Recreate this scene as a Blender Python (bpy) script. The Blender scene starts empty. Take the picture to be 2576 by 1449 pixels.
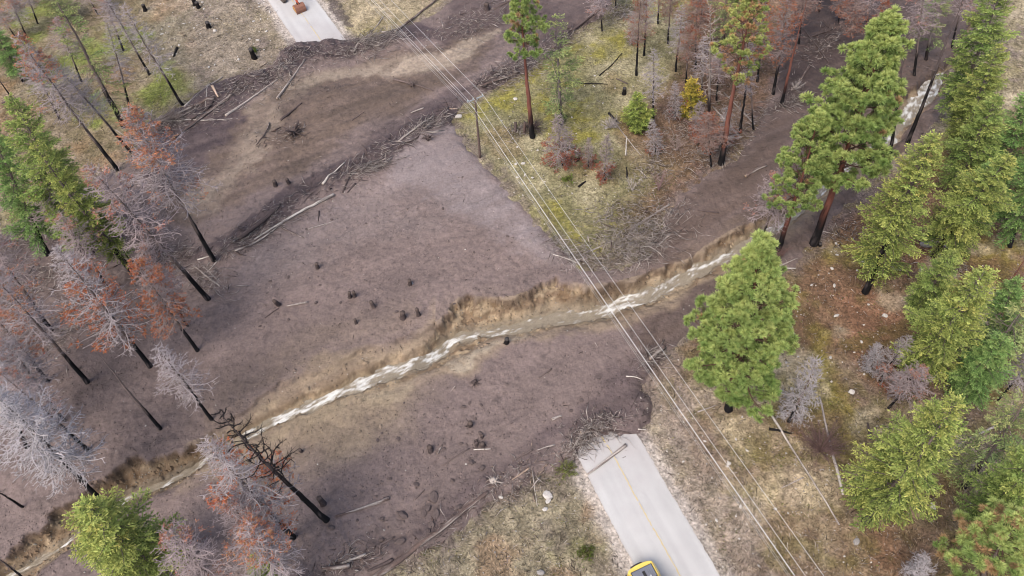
import bpy, bmesh, math, random
import numpy as np
from mathutils import Vector, Matrix, Quaternion

# ------------------------------------------------------------------ camera, sky, sun, exposure
S = bpy.context.scene
COL = S.collection
CAM_H = 84.0
PITCH = math.radians(54.0)
ROLL = math.radians(3.0)
OW, OH, FO = 2576.0, 1449.0, 2004.0          # photo measuring frame and focal length in its pixels
fw = np.array([0, math.cos(PITCH), -math.sin(PITCH)])
r0 = np.array([1.0, 0, 0]); u0 = np.array([0, math.sin(PITCH), math.cos(PITCH)])
rt = math.cos(ROLL) * r0 - math.sin(ROLL) * u0
up = math.sin(ROLL) * r0 + math.cos(ROLL) * u0
cam = bpy.data.cameras.new('camera'); cam.sensor_width = 36.0; cam.lens = FO / OW * 36.0
cam.clip_start = 0.5; cam.clip_end = 6000
camo = bpy.data.objects.new('camera', cam); COL.objects.link(camo)
camo.matrix_world = Matrix(((rt[0], up[0], -fw[0], 0), (rt[1], up[1], -fw[1], 0), (rt[2], up[2], -fw[2], CAM_H), (0, 0, 0, 1)))
S.camera = camo

SUN_EL, SUN_AZ = math.radians(56), math.radians(-140)   # azimuth from +Y towards +X: veiled sun behind the viewer's left shoulder
W = bpy.data.worlds.new('World'); S.world = W; W.use_nodes = True
nt = W.node_tree; bg = nt.nodes['Background']
sky = nt.nodes.new('ShaderNodeTexSky'); sky.sky_type = 'NISHITA'; sky.sun_disc = False
sky.sun_elevation = SUN_EL; sky.sun_rotation = SUN_AZ; sky.air_density = 1.0; sky.dust_density = 4.0; sky.ozone_density = 1.0
nt.links.new(sky.outputs[0], bg.inputs[0]); bg.inputs[1].default_value = 0.13
sl = bpy.data.lights.new('sun', 'SUN'); sl.energy = 1.3; sl.angle = math.radians(32); sl.color = (1.0, 0.95, 0.86)
so = bpy.data.objects.new('sun', sl); COL.objects.link(so)
sd_ = Vector((math.sin(SUN_AZ) * math.cos(SUN_EL), math.cos(SUN_AZ) * math.cos(SUN_EL), math.sin(SUN_EL)))
so.rotation_euler = sd_.to_track_quat('Z', 'Y').to_euler(); so.location = (0, 60, 120)
S.cycles.filter_width = 1.0
vs = S.view_settings; S.display_settings.display_device = 'sRGB'
vs.view_transform = 'Standard'; vs.look = 'None'; vs.exposure = 1.06; vs.gamma = 1.0; vs.use_curve_mapping = False

# ------------------------------------------------------------------ photo measurement -> place on the ground
def ray(x, y):
    return fw + (x - OW / 2) / FO * rt - (y - OH / 2) / FO * up
def gnd(x, y, z=0.0):
    d = ray(x, y); t = (z - CAM_H) / d[2]
    return np.array([d[0] * t, d[1] * t, z])
def gnds(pts, z=0.0):
    return np.array([gnd(a, b, z)[:2] for a, b in pts])
def project(P):
    q = np.array(P, float) - np.array([0, 0, CAM_H]); d = q @ fw
    return OW / 2 + FO * (q @ rt) / d, OH / 2 - FO * (q @ up) / d
rng = np.random.default_rng(7)
random.seed(7)
KEX = 1.6
def s2l(c):
    c = np.asarray(c, float) / 255.0
    return np.where(c <= 0.04045, c / 12.92, ((c + 0.055) / 1.055) ** 2.4)
def C(r, g, b):
    return s2l((r, g, b)) / KEX

# ------------------------------------------------------------------ noise and masks on arrays
def _h(ix, iy, seed):
    n = (ix.astype(np.int64) * 374761393 + iy.astype(np.int64) * 668265263 + seed * 1274126177) & 0xffffffff
    n = ((n ^ (n >> 13)) * 1274126177) & 0xffffffff
    return ((n ^ (n >> 16)) & 0xffff).astype(np.float32) / 65535.0
def vnoise(x, y, seed=0):
    ix = np.floor(x); iy = np.floor(y); fx = x - ix; fy = y - iy
    fx = fx * fx * (3 - 2 * fx); fy = fy * fy * (3 - 2 * fy)
    a = _h(ix, iy, seed); b = _h(ix + 1, iy, seed); c = _h(ix, iy + 1, seed); d = _h(ix + 1, iy + 1, seed)
    return (a + (b - a) * fx) * (1 - fy) + (c + (d - c) * fx) * fy
def fbm(x, y, sc, octv=4, seed=0, gain=0.5):
    s = 0; a = 1; t = 0; x = x / sc; y = y / sc
    for o in range(octv):
        s = s + a * vnoise(x + 17.3 * o, y - 9.1 * o, seed + o * 31); t += a; a *= gain
        x, y = (x * 1.6 + y * 1.2), (-x * 1.2 + y * 1.6)
    return s / t * 2 - 1
def sst(a, b, x):
    t = np.clip((x - a) / (b - a), 0, 1); return t * t * (3 - 2 * t)
def polyline_dist(px, py, pts, closed=False, pad=None):
    """distance to a polyline (and inside test when closed); far points get a large value"""
    pts = np.asarray(pts, float); n = len(pts)
    D = np.full(px.shape, 1e6, np.float32); IN = np.zeros(px.shape, bool)
    if pad is None: pad = 1e9
    sel = (px > pts[:, 0].min() - pad) & (px < pts[:, 0].max() + pad) & (py > pts[:, 1].min() - pad) & (py < pts[:, 1].max() + pad)
    x = px[sel]; y = py[sel]; d2 = np.full(x.shape, 1e12); ins = np.zeros(x.shape, bool)
    for i in range(n if closed else n - 1):
        ax, ay = pts[i]; bx, by = pts[(i + 1) % n]
        ex, ey = bx - ax, by - ay; L = ex * ex + ey * ey + 1e-9
        t = np.clip(((x - ax) * ex + (y - ay) * ey) / L, 0, 1)
        d2 = np.minimum(d2, (x - ax - t * ex) ** 2 + (y - ay - t * ey) ** 2)
        if closed and ay != by:
            c = (ay > y) != (by > y); ins ^= c & (x < ax + (y - ay) / (by - ay) * ex)
    D[sel] = np.sqrt(d2); IN[sel] = ins
    return (np.where(IN, D, -D) if closed else D)

# ------------------------------------------------------------------ mesh building
class MB:
    def __init__(s): s.v = []; s.c = []; s.q = []; s.t = []; s.n = 0; s.uv = None
    def add(s, v, col, quads=None, tris=None):
        v = np.asarray(v, np.float32).reshape(-1, 3); col = np.asarray(col, np.float32)
        if col.ndim == 1: col = np.tile(col, (len(v), 1))
        s.v.append(v); s.c.append(col)
        if quads is not None and len(quads): s.q.append(np.asarray(quads, np.int64).reshape(-1, 4) + s.n)
        if tris is not None and len(tris): s.t.append(np.asarray(tris, np.int64).reshape(-1, 3) + s.n)
        s.n += len(v)
    def mesh(s, name, mat, smooth=True):
        me = bpy.data.meshes.new(name)
        v = np.concatenate(s.v); c = np.concatenate(s.c)
        q = np.concatenate(s.q) if s.q else np.zeros((0, 4), np.int64)
        t = np.concatenate(s.t) if s.t else np.zeros((0, 3), np.int64)
        me.vertices.add(len(v)); me.vertices.foreach_set('co', v.ravel())
        li = np.concatenate([q.ravel(), t.ravel()]).astype(np.int32)
        me.loops.add(len(li)); me.loops.foreach_set('vertex_index', li)
        st = np.concatenate([np.arange(len(q)) * 4, len(q) * 4 + np.arange(len(t)) * 3]).astype(np.int32)
        me.polygons.add(len(st)); me.polygons.foreach_set('loop_start', st)
        me.polygons.foreach_set('use_smooth', np.full(len(st), smooth))
        me.update(calc_edges=True); me.validate()
        at = me.color_attributes.new('Col', 'FLOAT_COLOR', 'POINT')
        at.data.foreach_set('color', np.concatenate([c, np.ones((len(c), 1), np.float32)], 1).astype(np.float32).ravel())
        me.materials.append(mat)
        return me
    def build(s, name, mat, parent=None, smooth=True):
        return link(name, s.mesh(name, mat, smooth), parent)
def link(name, me, parent=None):
    o = bpy.data.objects.new(name, me); COL.objects.link(o)
    if parent is not None: o.parent = parent
    return o
def tag(o, label, cat, group=None):
    o['label'] = label; o['category'] = cat
    if group: o['group'] = group
    return o
def struct(o): o['kind'] = 'structure'; return o
def stuff(o, label, cat): o['kind'] = 'stuff'; o['label'] = label; o['category'] = cat; return o
def empty(name, loc):
    o = bpy.data.objects.new(name, None); COL.objects.link(o); o.location = [float(a) for a in loc]; o.empty_display_size = 0.5
    return o
def unit(a): return a / (np.linalg.norm(a, axis=-1, keepdims=True) + 1e-9)
def perp(d, r=None):
    ref = np.where(np.abs(d[..., 2:3]) > 0.9, np.array([1.0, 0, 0]), np.array([0, 0, 1.0]))
    a = unit(np.cross(d, ref)); b = np.cross(d, a); return a, b
def add_tube(mb, path, rad, col, sides=8, cap=True, rough=0.0, rg=None, level=False):
    path = np.asarray(path, float); n = len(path); rad = np.broadcast_to(np.asarray(rad, float), (n,))
    tan = unit(np.gradient(path, axis=0)); a, b = perp(tan)
    for i in range(1, n):                                   # keep the rings from twisting
        if level: break
        p = a[i - 1] - tan[i] * (a[i - 1] @ tan[i]); a[i] = p / (np.linalg.norm(p) + 1e-9); b[i] = np.cross(tan[i], a[i])
    if level: a[:] = (1, 0, 0); b[:] = (0, 1, 0)
    th = np.arange(sides) / sides * 2 * np.pi
    rr = rad[:, None] * (1 + (rough * (rg or rng).standard_normal((n, sides)) if rough else 0 * th[None]))
    V = path[:, None] + rr[..., None] * (np.cos(th)[None, :, None] * a[:, None] + np.sin(th)[None, :, None] * b[:, None])
    i = np.arange(n - 1)[:, None] * sides; j = np.arange(sides)[None]; j2 = (j + 1) % sides
    Q = np.stack([i + j, i + j2, i + sides + j2, i + sides + j], -1).reshape(-1, 4)
    V = V.reshape(-1, 3); col = np.asarray(col, float)
    if col.ndim == 2 and len(col) == n: col = np.repeat(col, sides, 0)
    T = []
    if cap:
        k = len(V); V = np.concatenate([V, path[:1], path[-1:]])
        if col.ndim == 2: col = np.concatenate([col, col[:1], col[-1:]])
        jj = np.arange(sides); jn = (jj + 1) % sides
        T = np.concatenate([np.stack([np.full(sides, k), jn, jj], -1), np.stack([np.full(sides, k + 1), (n - 1) * sides + jj, (n - 1) * sides + jn], -1)])
    mb.add(V, col, Q, T)
def add_cones(mb, P, E, r, col):
    """many thin three-sided twigs from P to E"""
    P = np.asarray(P, float); E = np.asarray(E, float); n = len(P)
    if n == 0: return
    d = unit(E - P); a, b = perp(d); r = np.broadcast_to(np.asarray(r, float), (n,))[:, None]
    V = np.stack([P + r * a, P + r * (-0.5 * a + 0.866 * b), P + r * (-0.5 * a - 0.866 * b), E], 1).reshape(-1, 3)
    k = np.arange(n)[:, None] * 4
    T = np.concatenate([k + np.array([[0, 1, 3]]), k + np.array([[1, 2, 3]]), k + np.array([[2, 0, 3]])])
    col = np.asarray(col, float); col = np.repeat(col, 4, 0) if col.ndim == 2 else col
    mb.add(V, col, None, T)
def add_blades(mb, P, D, w, col, g, flat=0.0, tip=1.0):
    """many narrow leaf blades: base P, vector D, half width w"""
    n = len(P)
    if n == 0: return
    s = unit(np.cross(unit(D), unit(g.standard_normal((n, 3))) + np.array([0, 0, flat]))) * np.broadcast_to(np.asarray(w, float), (n,))[:, None]
    m = P + D * 0.5
    V = np.stack([P, m + s, P + D, m - s], 1).reshape(-1, 3)
    k = np.arange(n)[:, None] * 4
    col = np.asarray(col, float)
    if col.ndim == 1: col = np.tile(col, (n, 1))
    cc = np.repeat(col, 4, 0)
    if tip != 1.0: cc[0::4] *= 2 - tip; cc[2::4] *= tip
    mb.add(V, cc, k + np.arange(4)[None], None)

# ------------------------------------------------------------------ materials
def nd(t, kind, **kw):
    n = t.nodes.new(kind)
    for k, v in kw.items(): setattr(n, k, v)
    return n
def vmat(name, rough=0.85, var=0.25, scale=3.0, bump=0.0, bscale=6.0, spec=0.25, transl=0.0, stretch=None, coat=0.0, fine=None):
    """material coloured by the mesh's own colour attribute, broken up by noise"""
    m = bpy.data.materials.new(name); m.use_nodes = True; t = m.node_tree; p = t.nodes['Principled BSDF']; L = t.links
    at = nd(t, 'ShaderNodeAttribute', attribute_name='Col')
    tc = nd(t, 'ShaderNodeTexCoord'); mp = nd(t, 'ShaderNodeMapping')
    if stretch: mp.inputs['Rotation'].default_value = (0, 0, stretch[0]); mp.inputs['Scale'].default_value = (stretch[1], 1, 1)
    L.new(tc.outputs['Object'], mp.inputs['Vector'])
    nz = nd(t, 'ShaderNodeTexNoise'); nz.inputs['Scale'].default_value = scale; nz.inputs['Detail'].default_value = 6; nz.inputs['Roughness'].default_value = 0.65
    L.new(mp.outputs[0], nz.inputs['Vector'])
    mr = nd(t, 'ShaderNodeMapRange'); mr.inputs['From Min'].default_value = 0.25; mr.inputs['From Max'].default_value = 0.75
    mr.inputs['To Min'].default_value = 1 - var; mr.inputs['To Max'].default_value = 1 + var
    L.new(nz.outputs['Fac'], mr.inputs['Value'])
    fac = mr.outputs[0]
    if fine:
        n2 = nd(t, 'ShaderNodeTexNoise'); n2.inputs['Scale'].default_value = fine[0]; n2.inputs['Detail'].default_value = 3
        L.new(mp.outputs[0], n2.inputs['Vector'])
        m2 = nd(t, 'ShaderNodeMapRange'); m2.inputs['From Min'].default_value = 0.3; m2.inputs['From Max'].default_value = 0.7
        m2.inputs['To Min'].default_value = 1 - fine[1]; m2.inputs['To Max'].default_value = 1 + fine[1]
        L.new(n2.outputs['Fac'], m2.inputs['Value'])
        mu = nd(t, 'ShaderNodeMath', operation='MULTIPLY'); L.new(fac, mu.inputs[0]); L.new(m2.outputs[0], mu.inputs[1]); fac = mu.outputs[0]
    vm = nd(t, 'ShaderNodeVectorMath', operation='SCALE'); L.new(at.outputs['Color'], vm.inputs[0]); L.new(fac, vm.inputs['Scale'])
    L.new(vm.outputs[0], p.inputs['Base Color']); p.inputs['Roughness'].default_value = rough
    p.inputs['Specular IOR Level'].default_value = spec
    if bump:
        n3 = nd(t, 'ShaderNodeTexNoise'); n3.inputs['Scale'].default_value = bscale; n3.inputs['Detail'].default_value = 5; n3.inputs['Roughness'].default_value = 0.6
        L.new(mp.outputs[0], n3.inputs['Vector'])
        b = nd(t, 'ShaderNodeBump'); b.inputs['Strength'].default_value = 1.0; b.inputs['Distance'].default_value = bump
        L.new(n3.outputs['Fac'], b.inputs['Height']); L.new(b.outputs[0], p.inputs['Normal'])
    if transl:
        tr = nd(t, 'ShaderNodeBsdfTranslucent'); L.new(vm.outputs[0], tr.inputs['Color'])
        mx = nd(t, 'ShaderNodeMixShader'); mx.inputs[0].default_value = transl
        L.new(p.outputs[0], mx.inputs[1]); L.new(tr.outputs[0], mx.inputs[2]); L.new(mx.outputs[0], t.nodes['Material Output'].inputs['Surface'])
    return m
M_GROUND = vmat('forest_floor', 0.95, 0.32, 1.1, 0.16, 3.2, 0.1, fine=(3.6, 0.42))
M_MUD = vmat('wet_mud', 0.75, 0.10, 0.7, 0.13, 2.2, 0.3, fine=(3.2, 0.13))
M_FOLIAGE = vmat('needles', 0.7, 0.2, 0.8, 0, 1, 0.2, transl=0.3)
M_DRY = vmat('dry_plant', 0.9, 0.2, 0.8, 0, 1, 0.1, transl=0.2)
M_BARK = vmat('bark', 0.9, 0.35, 5.0, 0.012, 9.0, 0.15)
M_TRUNK = vmat('standing_bark', 0.9, 0.25, 4.0, 0, 1, 0.1)
M_TWIG = vmat('twig_bark', 0.9, 0.15, 2.0, 0, 1, 0.1)
M_STONE = vmat('stone', 0.85, 0.2, 3.0, 0.03, 10.0, 0.2)
M_ROAD = vmat('worn_asphalt', 0.9, 0.045, 0.5, 0.01, 18.0, 0.2, fine=(14.0, 0.06))
M_PAINT = vmat('machine_paint', 0.45, 0.12, 1.5, 0.004, 9.0, 0.4)
M_METAL = vmat('worn_metal', 0.6, 0.25, 3.0, 0.006, 12.0, 0.4)
M_WIRE = vmat('bare_wire', 0.5, 0.03, 1.0, 0, 1, 0.4)

# ------------------------------------------------------------------ the ground: outlines measured on the photo
MUD = [(740,112),(800,106),(862,100),(910,96),(975,88),(1010,66),(1080,42),(1130,8),(1180,-60),(1580,-90),(1535,8),(1495,40),(1440,76),
 (1380,132),(1330,166),(1290,196),(1225,226),(1165,256),(1125,290),(1150,330),(1185,375),(1232,430),(1290,490),(1350,548),(1398,608),
 (1440,652),(1500,672),(1570,668),(1630,645),(1655,595),(1668,545),(1705,500),(1760,456),(1800,428),(1855,398),(1895,345),(1925,292),
 (1950,240),(1965,190),(1960,120),(2000,40),(2030,-90),(2560,-120),(2490,20),(2440,130),(2400,230),(2330,330),(2270,395),(2200,462),(2150,500),
 (2080,556),(2035,625),(2000,668),(1950,690),(1890,735),(1830,780),(1760,826),(1700,858),(1650,895),(1602,938),(1600,975),(1618,1010),
 (1629,1058),(1612,1082),(1560,1088),(1500,1094),(1462,1110),(1440,1140),(1402,1178),(1345,1182),(1290,1215),(1240,1240),(1190,1285),
 (1130,1332),(1060,1378),(985,1418),(930,1455),(800,1560),(-500,1700),(-700,620),(-200,600),(0,585),(80,560),(160,530),(210,480),(250,442),
 (300,430),(322,400),(335,360),(350,330),(375,307),(420,285),(470,262),(510,225),(560,205),(620,192),(670,182),(705,165),(716,135)]
NORTH = [(-160,1500),(-60,1440),(0,1400),(50,1345),(95,1320),(140,1275),(185,1245),(225,1210),(262,1195),(300,1165),(345,1140),(375,1145),
 (400,1135),(450,1120),(520,1095),(560,1070),(630,1020),(690,975),(730,950),(800,925),(880,892),(950,868),(1030,852),(1065,830),(1090,812),
 (1125,790),(1133,765),(1150,750),(1185,742),(1225,748),(1290,745),(1330,730),(1365,712),(1400,700),(1440,708),(1480,718),(1530,712),
 (1580,700),(1620,690),(1680,668),(1740,645),(1770,620),(1820,590),(1860,568),(1900,556),(1950,520),(1990,480),(2040,430),(2090,390),(2140,350),
 (2190,315),(2240,265),(2290,215),(2350,165),(2400,130),(2460,30),(2520,-90)]
SOUTH = [(60,1520),(110,1440),(190,1388),(280,1322),(340,1278),(430,1238),(490,1203),(560,1156),(650,1108),(760,1062),(860,1032),(940,1005),
 (1010,985),(1080,950),(1150,918),(1210,880),(1260,862),(1310,858),(1400,842),(1480,834),(1560,812),(1620,790),(1680,765),(1740,735),
 (1800,702),(1880,655),(1950,604),(2010,560),(2070,510),(2130,455),(2180,420),(2230,400),(2275,350),(2330,280),(2400,215),(2480,80),(2560,-90)]
WATER = [(-100,1512,.5),(20,1452,.6),(100,1410,.6),(190,1352,.6),(270,1288,.7),(340,1250,.9),(420,1215,.8),(480,1186,.8),(560,1132,.9),(650,1082,1.1),
 (760,1032,1.3),(850,992,1.4),(930,956,1.6),(1000,930,1.7),(1080,905,1.3),(1120,872,1.2),(1165,850,1.2),(1240,838,1.3),(1310,822,1.6),
 (1390,806,1.8),(1470,795,1.9),(1550,768,1.9),(1630,745,1.8),(1700,710,1.8),(1780,668,1.6),(1870,625,1.4),(1950,572,1.4),(2010,530,1.4),(2060,480,1.4),
 (2120,430,1.3),(2180,392,2.0),(2228,362,2.3),(2242,330,2.3),(2285,285,2.3),(2335,230,2.4),(2395,180,2.2),(2450,90,1.6),(2520,-60,1.6)]
Pmud = gnds(MUD); Pn = gnds(NORTH, 0.4); Ps = gnds(SOUTH, 0.0)
def deep_at(px): return np.interp(px, [-200, 480, 600, 1040, 1120, 1540, 1620, 1850, 2600], [1.9, 1.9, 1.05, 1.05, 2.4, 2.3, 1.25, 1.15, 1.3])
def wz_at(px): return -0.88 * deep_at(px) + 0.05
STEP = 0.2
def axis(a, b):
    m = np.arange(a, b + STEP / 2, STEP); g = []; s = STEP
    while sum(g) < 1800: s *= 1.35; g.append(s)
    e = np.cumsum(g); return np.concatenate([(a - e)[::-1], m, b + e])
gx = axis(-105, 108); gy = axis(14, 140)
GX, GY = np.meshgrid(gx, gy); NX, NY = len(gx), len(gy)
inner = (GX >= -106) & (GX <= 109) & (GY >= 13) & (GY <= 141)
X = GX.ravel().astype(np.float32); Y = GY.ravel().astype(np.float32)
# road: straight pieces joined by a gentle bend that the slide has buried
RB = [gnd(1711,1449), gnd(1612,1274), gnd(1513,1099)]; RT_ = [gnd(797,88), gnd(756,31), gnd(737,3)]
d1 = unit(RB[2] - RB[0]); d2 = unit(RT_[2] - RT_[0])
ctrl = [RB[0] - d1 * 60, RB[0], RB[1], RB[2], RT_[0], RT_[1], RT_[1] + d2 * 50]
def cr_spline(p, n=24):
    p = np.asarray(p, float); q = np.vstack([2 * p[0] - p[1], p, 2 * p[-1] - p[-2]]); out = []
    for i in range(1, len(q) - 2):
        t = np.linspace(0, 1, n, endpoint=False)[:, None]; L = np.linalg.norm(q[i + 1] - q[i])
        m1 = unit(q[i + 1] - q[i - 1]) * L; m2 = unit(q[i + 2] - q[i]) * L
        out.append((2 * t**3 - 3 * t**2 + 1) * q[i] + (t**3 - 2 * t**2 + t) * m1 + (-2 * t**3 + 3 * t**2) * q[i + 1] + (t**3 - t**2) * m2)
    return np.vstack(out + [p[-1:]])
road_c = cr_spline(ctrl)
RW = 3.72
droad = polyline_dist(X, Y, road_c[:, :2])

wx = fbm(X, Y, 5.0, 4, 11); wy = fbm(X, Y, 5.0, 4, 23); wf = fbm(X, Y, 1.3, 3, 29)
smud = polyline_dist(X, Y, Pmud, True) + wf * 0.55 + wx * 0.5
hill = fbm(X, Y, 16, 3, 3) * 0.55 + fbm(X, Y, 2.2, 4, 5) * 0.16 + fbm(X, Y, 0.8, 2, 6) * 0.06
hill *= sst(RW + 0.4, RW + 5, droad)
hill -= 0.12 * sst(RW - 0.2, RW + 0.6, droad)
far = np.hypot(X, Y - 60); hill += sst(140, 700, far) * 12 * fbm(X, Y, 260, 3, 71)
# small bank beside the top road
zter = hill - 6.0 * sst(1.2, 5.0, smud)

# ---- mud surface
def berm(pts, h, w):
    d = polyline_dist(X, Y, gnds(pts), False, w * 3); return h * np.exp(-(d / w) ** 2)
zm = hill * 0.35 - 0.32 + 0.75 * (1 - np.exp(-np.maximum(smud + 0.35, 0) / 0.9)) + np.minimum(smud + 0.35, 0) * 0.6
B = (berm([(700,172),(740,135),(800,128),(870,122),(940,112),(1010,92)], 1.0, 2.6) + berm([(470,292),(540,245),(640,205),(700,176)], 0.7, 3.2)
   + berm([(535,640),(620,592),(700,532),(780,492),(860,442),(950,392),(1050,332),(1128,290)], .75, 2.0)
   + berm([(1440,1132),(1500,1085),(1580,1074),(1615,1050),(1606,985),(1640,910)], 0.7, 1.6)
   + berm([(960,1432),(1060,1366),(1180,1282),(1240,1236),(1340,1182)], 0.45, 1.8) + berm([(1220,215),(1330,155),(1500,40)], 0.7, 1.8)
   + berm([(640,350),(720,260),(860,215)], 0.5, 2.5))
B = B * np.clip(0.62 + 1.1 * fbm(X, Y, 2.2, 4, 41), 0.05, 1.6)
zm = zm + B - berm([(1270,75),(1100,168),(900,182),(760,232),(640,352),(560,452),(470,560),(380,640)], 0.55, 4.5)
ca, sa_ = math.cos(math.radians(27)), math.sin(math.radians(27))
U = X * ca + Y * sa_; V_ = -X * sa_ + Y * ca            # along and across the flow
zm = zm + fbm(U / 1.8, V_, 2.6, 4, 51) * 0.20 + fbm(X, Y, 0.9, 3, 53) * 0.08
smooth_zone = sst(-3, 3, polyline_dist(X, Y, gnds([(1010,340),(1120,310),(1200,410),(1320,530),(1440,660),(1350,640),(1200,570),(1050,480),(970,460)]), True, 6))
rough_ = fbm(X, Y, 0.5, 2, 57)
zm = zm + rough_ * 0.10 * (1 - 0.7 * smooth_zone) * (0.6 + 0.8 * sst(-.2, .3, fbm(U / 2, V_, 7, 2, 59)))
# ---- the cut channel
chan = np.vstack([Pn, Ps[::-1]]); ragged = wf * 0.7 + wy * 0.9
dN = polyline_dist(X, Y, Pn); dS = polyline_dist(X, Y, Ps); inch = polyline_dist(X, Y, chan, True)
sN = np.where(inch > 0, dN, -dN); sN = np.where((inch <= 0) & (dS < dN), 9.0, sN) + ragged
sS = np.where(inch > 0, dS, -dS); sS = np.where((inch <= 0) & (dN < dS), 9.0, sS) + ragged * 0.5
wid = np.maximum(dN + dS, 1.5)
dv = fw[0] * X + fw[1] * Y + fw[2] * (0 - CAM_H); PXI = OW / 2 + FO * (rt[0] * X + rt[1] * Y - rt[2] * CAM_H) / np.maximum(dv, 1)
wN = np.interp(PXI, [-200, 480, 600, 1040, 1120, 1540, 1650, 1850, 2600], [1.5, 1.5, 6.5, 6.5, 1.6, 1.5, 1.4, 1.5, 2.5])
steep = wN < 3
rag2 = np.abs(fbm(X, Y, 2.3, 5, 65, 0.62)) * 1.1
sN = sN - rag2 * (sN < 6) * steep
cut = np.minimum(np.where(steep, 0.62 * sst(0.0, 0.45, sN) + 0.38 * sst(0.3, wN * 1.5, sN), 0.25 * sst(0, 0.4, sN) + 0.75 * sst(0.1, wN, sN)), sst(-0.6, np.maximum(wid * 0.5, 1.6), sS))
deep = deep_at(PXI)
slump = fbm(X, Y, 3.0, 4, 61); amp = np.interp(PXI, [-200, 480, 600, 1040, 1150, 1500, 1650, 2600], [.42, .42, .3, .3, .75, .75, .35, .35])
chdep = cut * deep * (1 + amp * np.clip(slump - 0.08, -.8, .25)) + cut * steep * (0.30 * fbm(X, Y, 1.5, 3, 63) + 0.22 * fbm(X, Y, 0.6, 2, 64)) + cut * ~steep * (0.10 * fbm(U / 2, V_, 0.8, 3, 66) + 0.18 * fbm(U / 3, V_, 2.4, 3, 68))
zm = zm - chdep
# ---- water line
wl = cr_spline([list(gnd(a, b, float(wz_at(a)))[:2]) + [c * .52] for a, b, c in WATER], 10)
wlen = np.concatenate([[0], np.cumsum(np.linalg.norm(np.diff(wl[:, :2], axis=0), axis=1))])
dW = np.full(X.shape, 1e3, np.float32); wW = np.ones(X.shape, np.float32)
near = (inch > -6)
xn, yn = X[near], Y[near]; dmin = np.full(xn.shape, 1e3); wmin = np.ones(xn.shape)
for a_, b_, c_ in wl:
    d = np.hypot(xn - a_, yn - b_); k = d < dmin; dmin[k] = d[k]; wmin[k] = c_
dW[near] = dmin; wW[near] = wmin
dWr = dW + (fbm(U / 1.6, V_, 1.0, 4, 67) * 0.85 * np.clip(wW, .3, 1) + wf * 0.3 * np.clip(wW, .3, 1))
WZ = wz_at(PXI)
bed = WZ - 0.35
k_w = sst(wW * 1.9, wW * 0.75, dWr)
zm = zm * (1 - k_w) + np.minimum(zm, bed) * k_w
zm = np.where((dWr > wW * 1.0) & (dWr < 30) & (cut > 0.25), np.maximum(zm, WZ + 0.08 + 0.14 * slump + 0.04 * (dWr - wW)), zm)

# ---- colours of mud
wq = fbm(X, Y, 0.9, 3, 31); strk = fbm(U / 5, V_, 1.1, 4, 33); cg = None
def zone(col, base, pts, amt, soft=1.5):
    soft = soft * 0.5; d = polyline_dist(X + wx * 2.6 + wf * 1.3 + wq * 0.7, Y + wy * 2.6 + wq * 0.8, gnds(pts), True, soft * 3 + 4)
    k = (amt * sst(-soft, soft, d) * (np.clip(1.0 + 0.5 * strk, .4, 1.18) if base is not cg else 1))[:, None]; return base * (1 - k) + col[None] * k
def line(col, base, pts, amt, w):
    d = polyline_dist(X + wx * 1.2 + wf * 0.8, Y + wy * 1.2, gnds(pts), False, w * 3 + 4)
    k = (amt * sst(w * 1.35, w * 0.6, d + (wq + 0.6 * wf) * w * 0.7))[:, None]; return base * (1 - k) + col[None] * k
cm = np.tile(C(132,116,112), (len(X), 1))
cm = zone(C(108,94,91), cm, [(-300,560),(250,520),(420,560),(500,700),(420,820),(330,930),(200,1000),(-300,900)], .8, 4)
cm = zone(C(150,138,138), cm, [(1000,350),(1120,310),(1200,410),(1320,530),(1440,660),(1350,650),(1200,560),(1050,480),(960,470)], .8, 4)
cm = zone(C(143,130,128), cm, [(620,620),(900,480),(1000,470),(1100,560),(900,620),(600,760)], .5, 5)
cm = zone(C(112,96,86), cm, [(1260,120),(1040,270),(900,330),(760,440),(640,490),(500,560),(400,560),(480,430),(600,300),(760,200),(1100,110),(1260,60)], .85, 2)
cm = zone(C(164,148,133), cm, [(1275,72),(1200,90),(1100,135),(960,150),(800,182),(700,215),(640,275),(610,330),(560,420),(490,470),(470,530),(520,545),(600,460),(680,340),(730,280),(800,215),(860,195),(950,205),(1080,182),(1200,140),(1275,92)], .5, 1.6)
cm = zone(C(166,151,136), cm, [(735,262),(690,290),(640,325),(608,390),(560,440),(500,490),(485,530),(530,505),(590,450),(640,395),(672,330),(700,300)], .7, .8)
cm = zone(C(160,146,131), cm, [(960,160),(880,180),(800,190),(740,228),(770,235),(850,205),(960,190)], .6, .8)
cm = zone(C(108,93,85), cm, [(600,330),(700,250),(820,205),(900,195),(800,240),(700,310),(620,420),(540,520),(500,540)], .45, 2)
cm = zone(C(178,163,146), cm, [(1275,74),(1180,104),(1100,140),(1000,160),(960,185),(1080,175),(1190,140),(1275,90)], .6, .7)
cm = zone(C(111,95,85), cm, [(640,470),(780,400),(800,340),(880,310),(1040,260),(1150,200),(1000,205),(820,235),(740,330),(680,420)], .75, 2)
cm = zone(C(86,73,76), cm, [(400,300),(520,222),(700,165),(740,112),(862,100),(1000,74),(1090,60),(1080,100),(950,122),(800,152),(720,205),(640,240),(590,330),(480,430),(420,480),(370,440),(380,360)], .8, 1.6)
cm = zone(C(95,81,80), cm, [(1130,0),(1200,-80),(1560,-80),(1490,40),(1330,150),(1290,100),(1250,70),(1100,120),(1080,80)], .8, 2)
cm = zone(C(94,81,82), cm, [(1240,225),(1110,290),(1000,360),(900,400),(960,330),(1080,260),(1180,215),(1330,140),(1480,40),(1490,50),(1330,180)], .75, 1.6)
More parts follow.
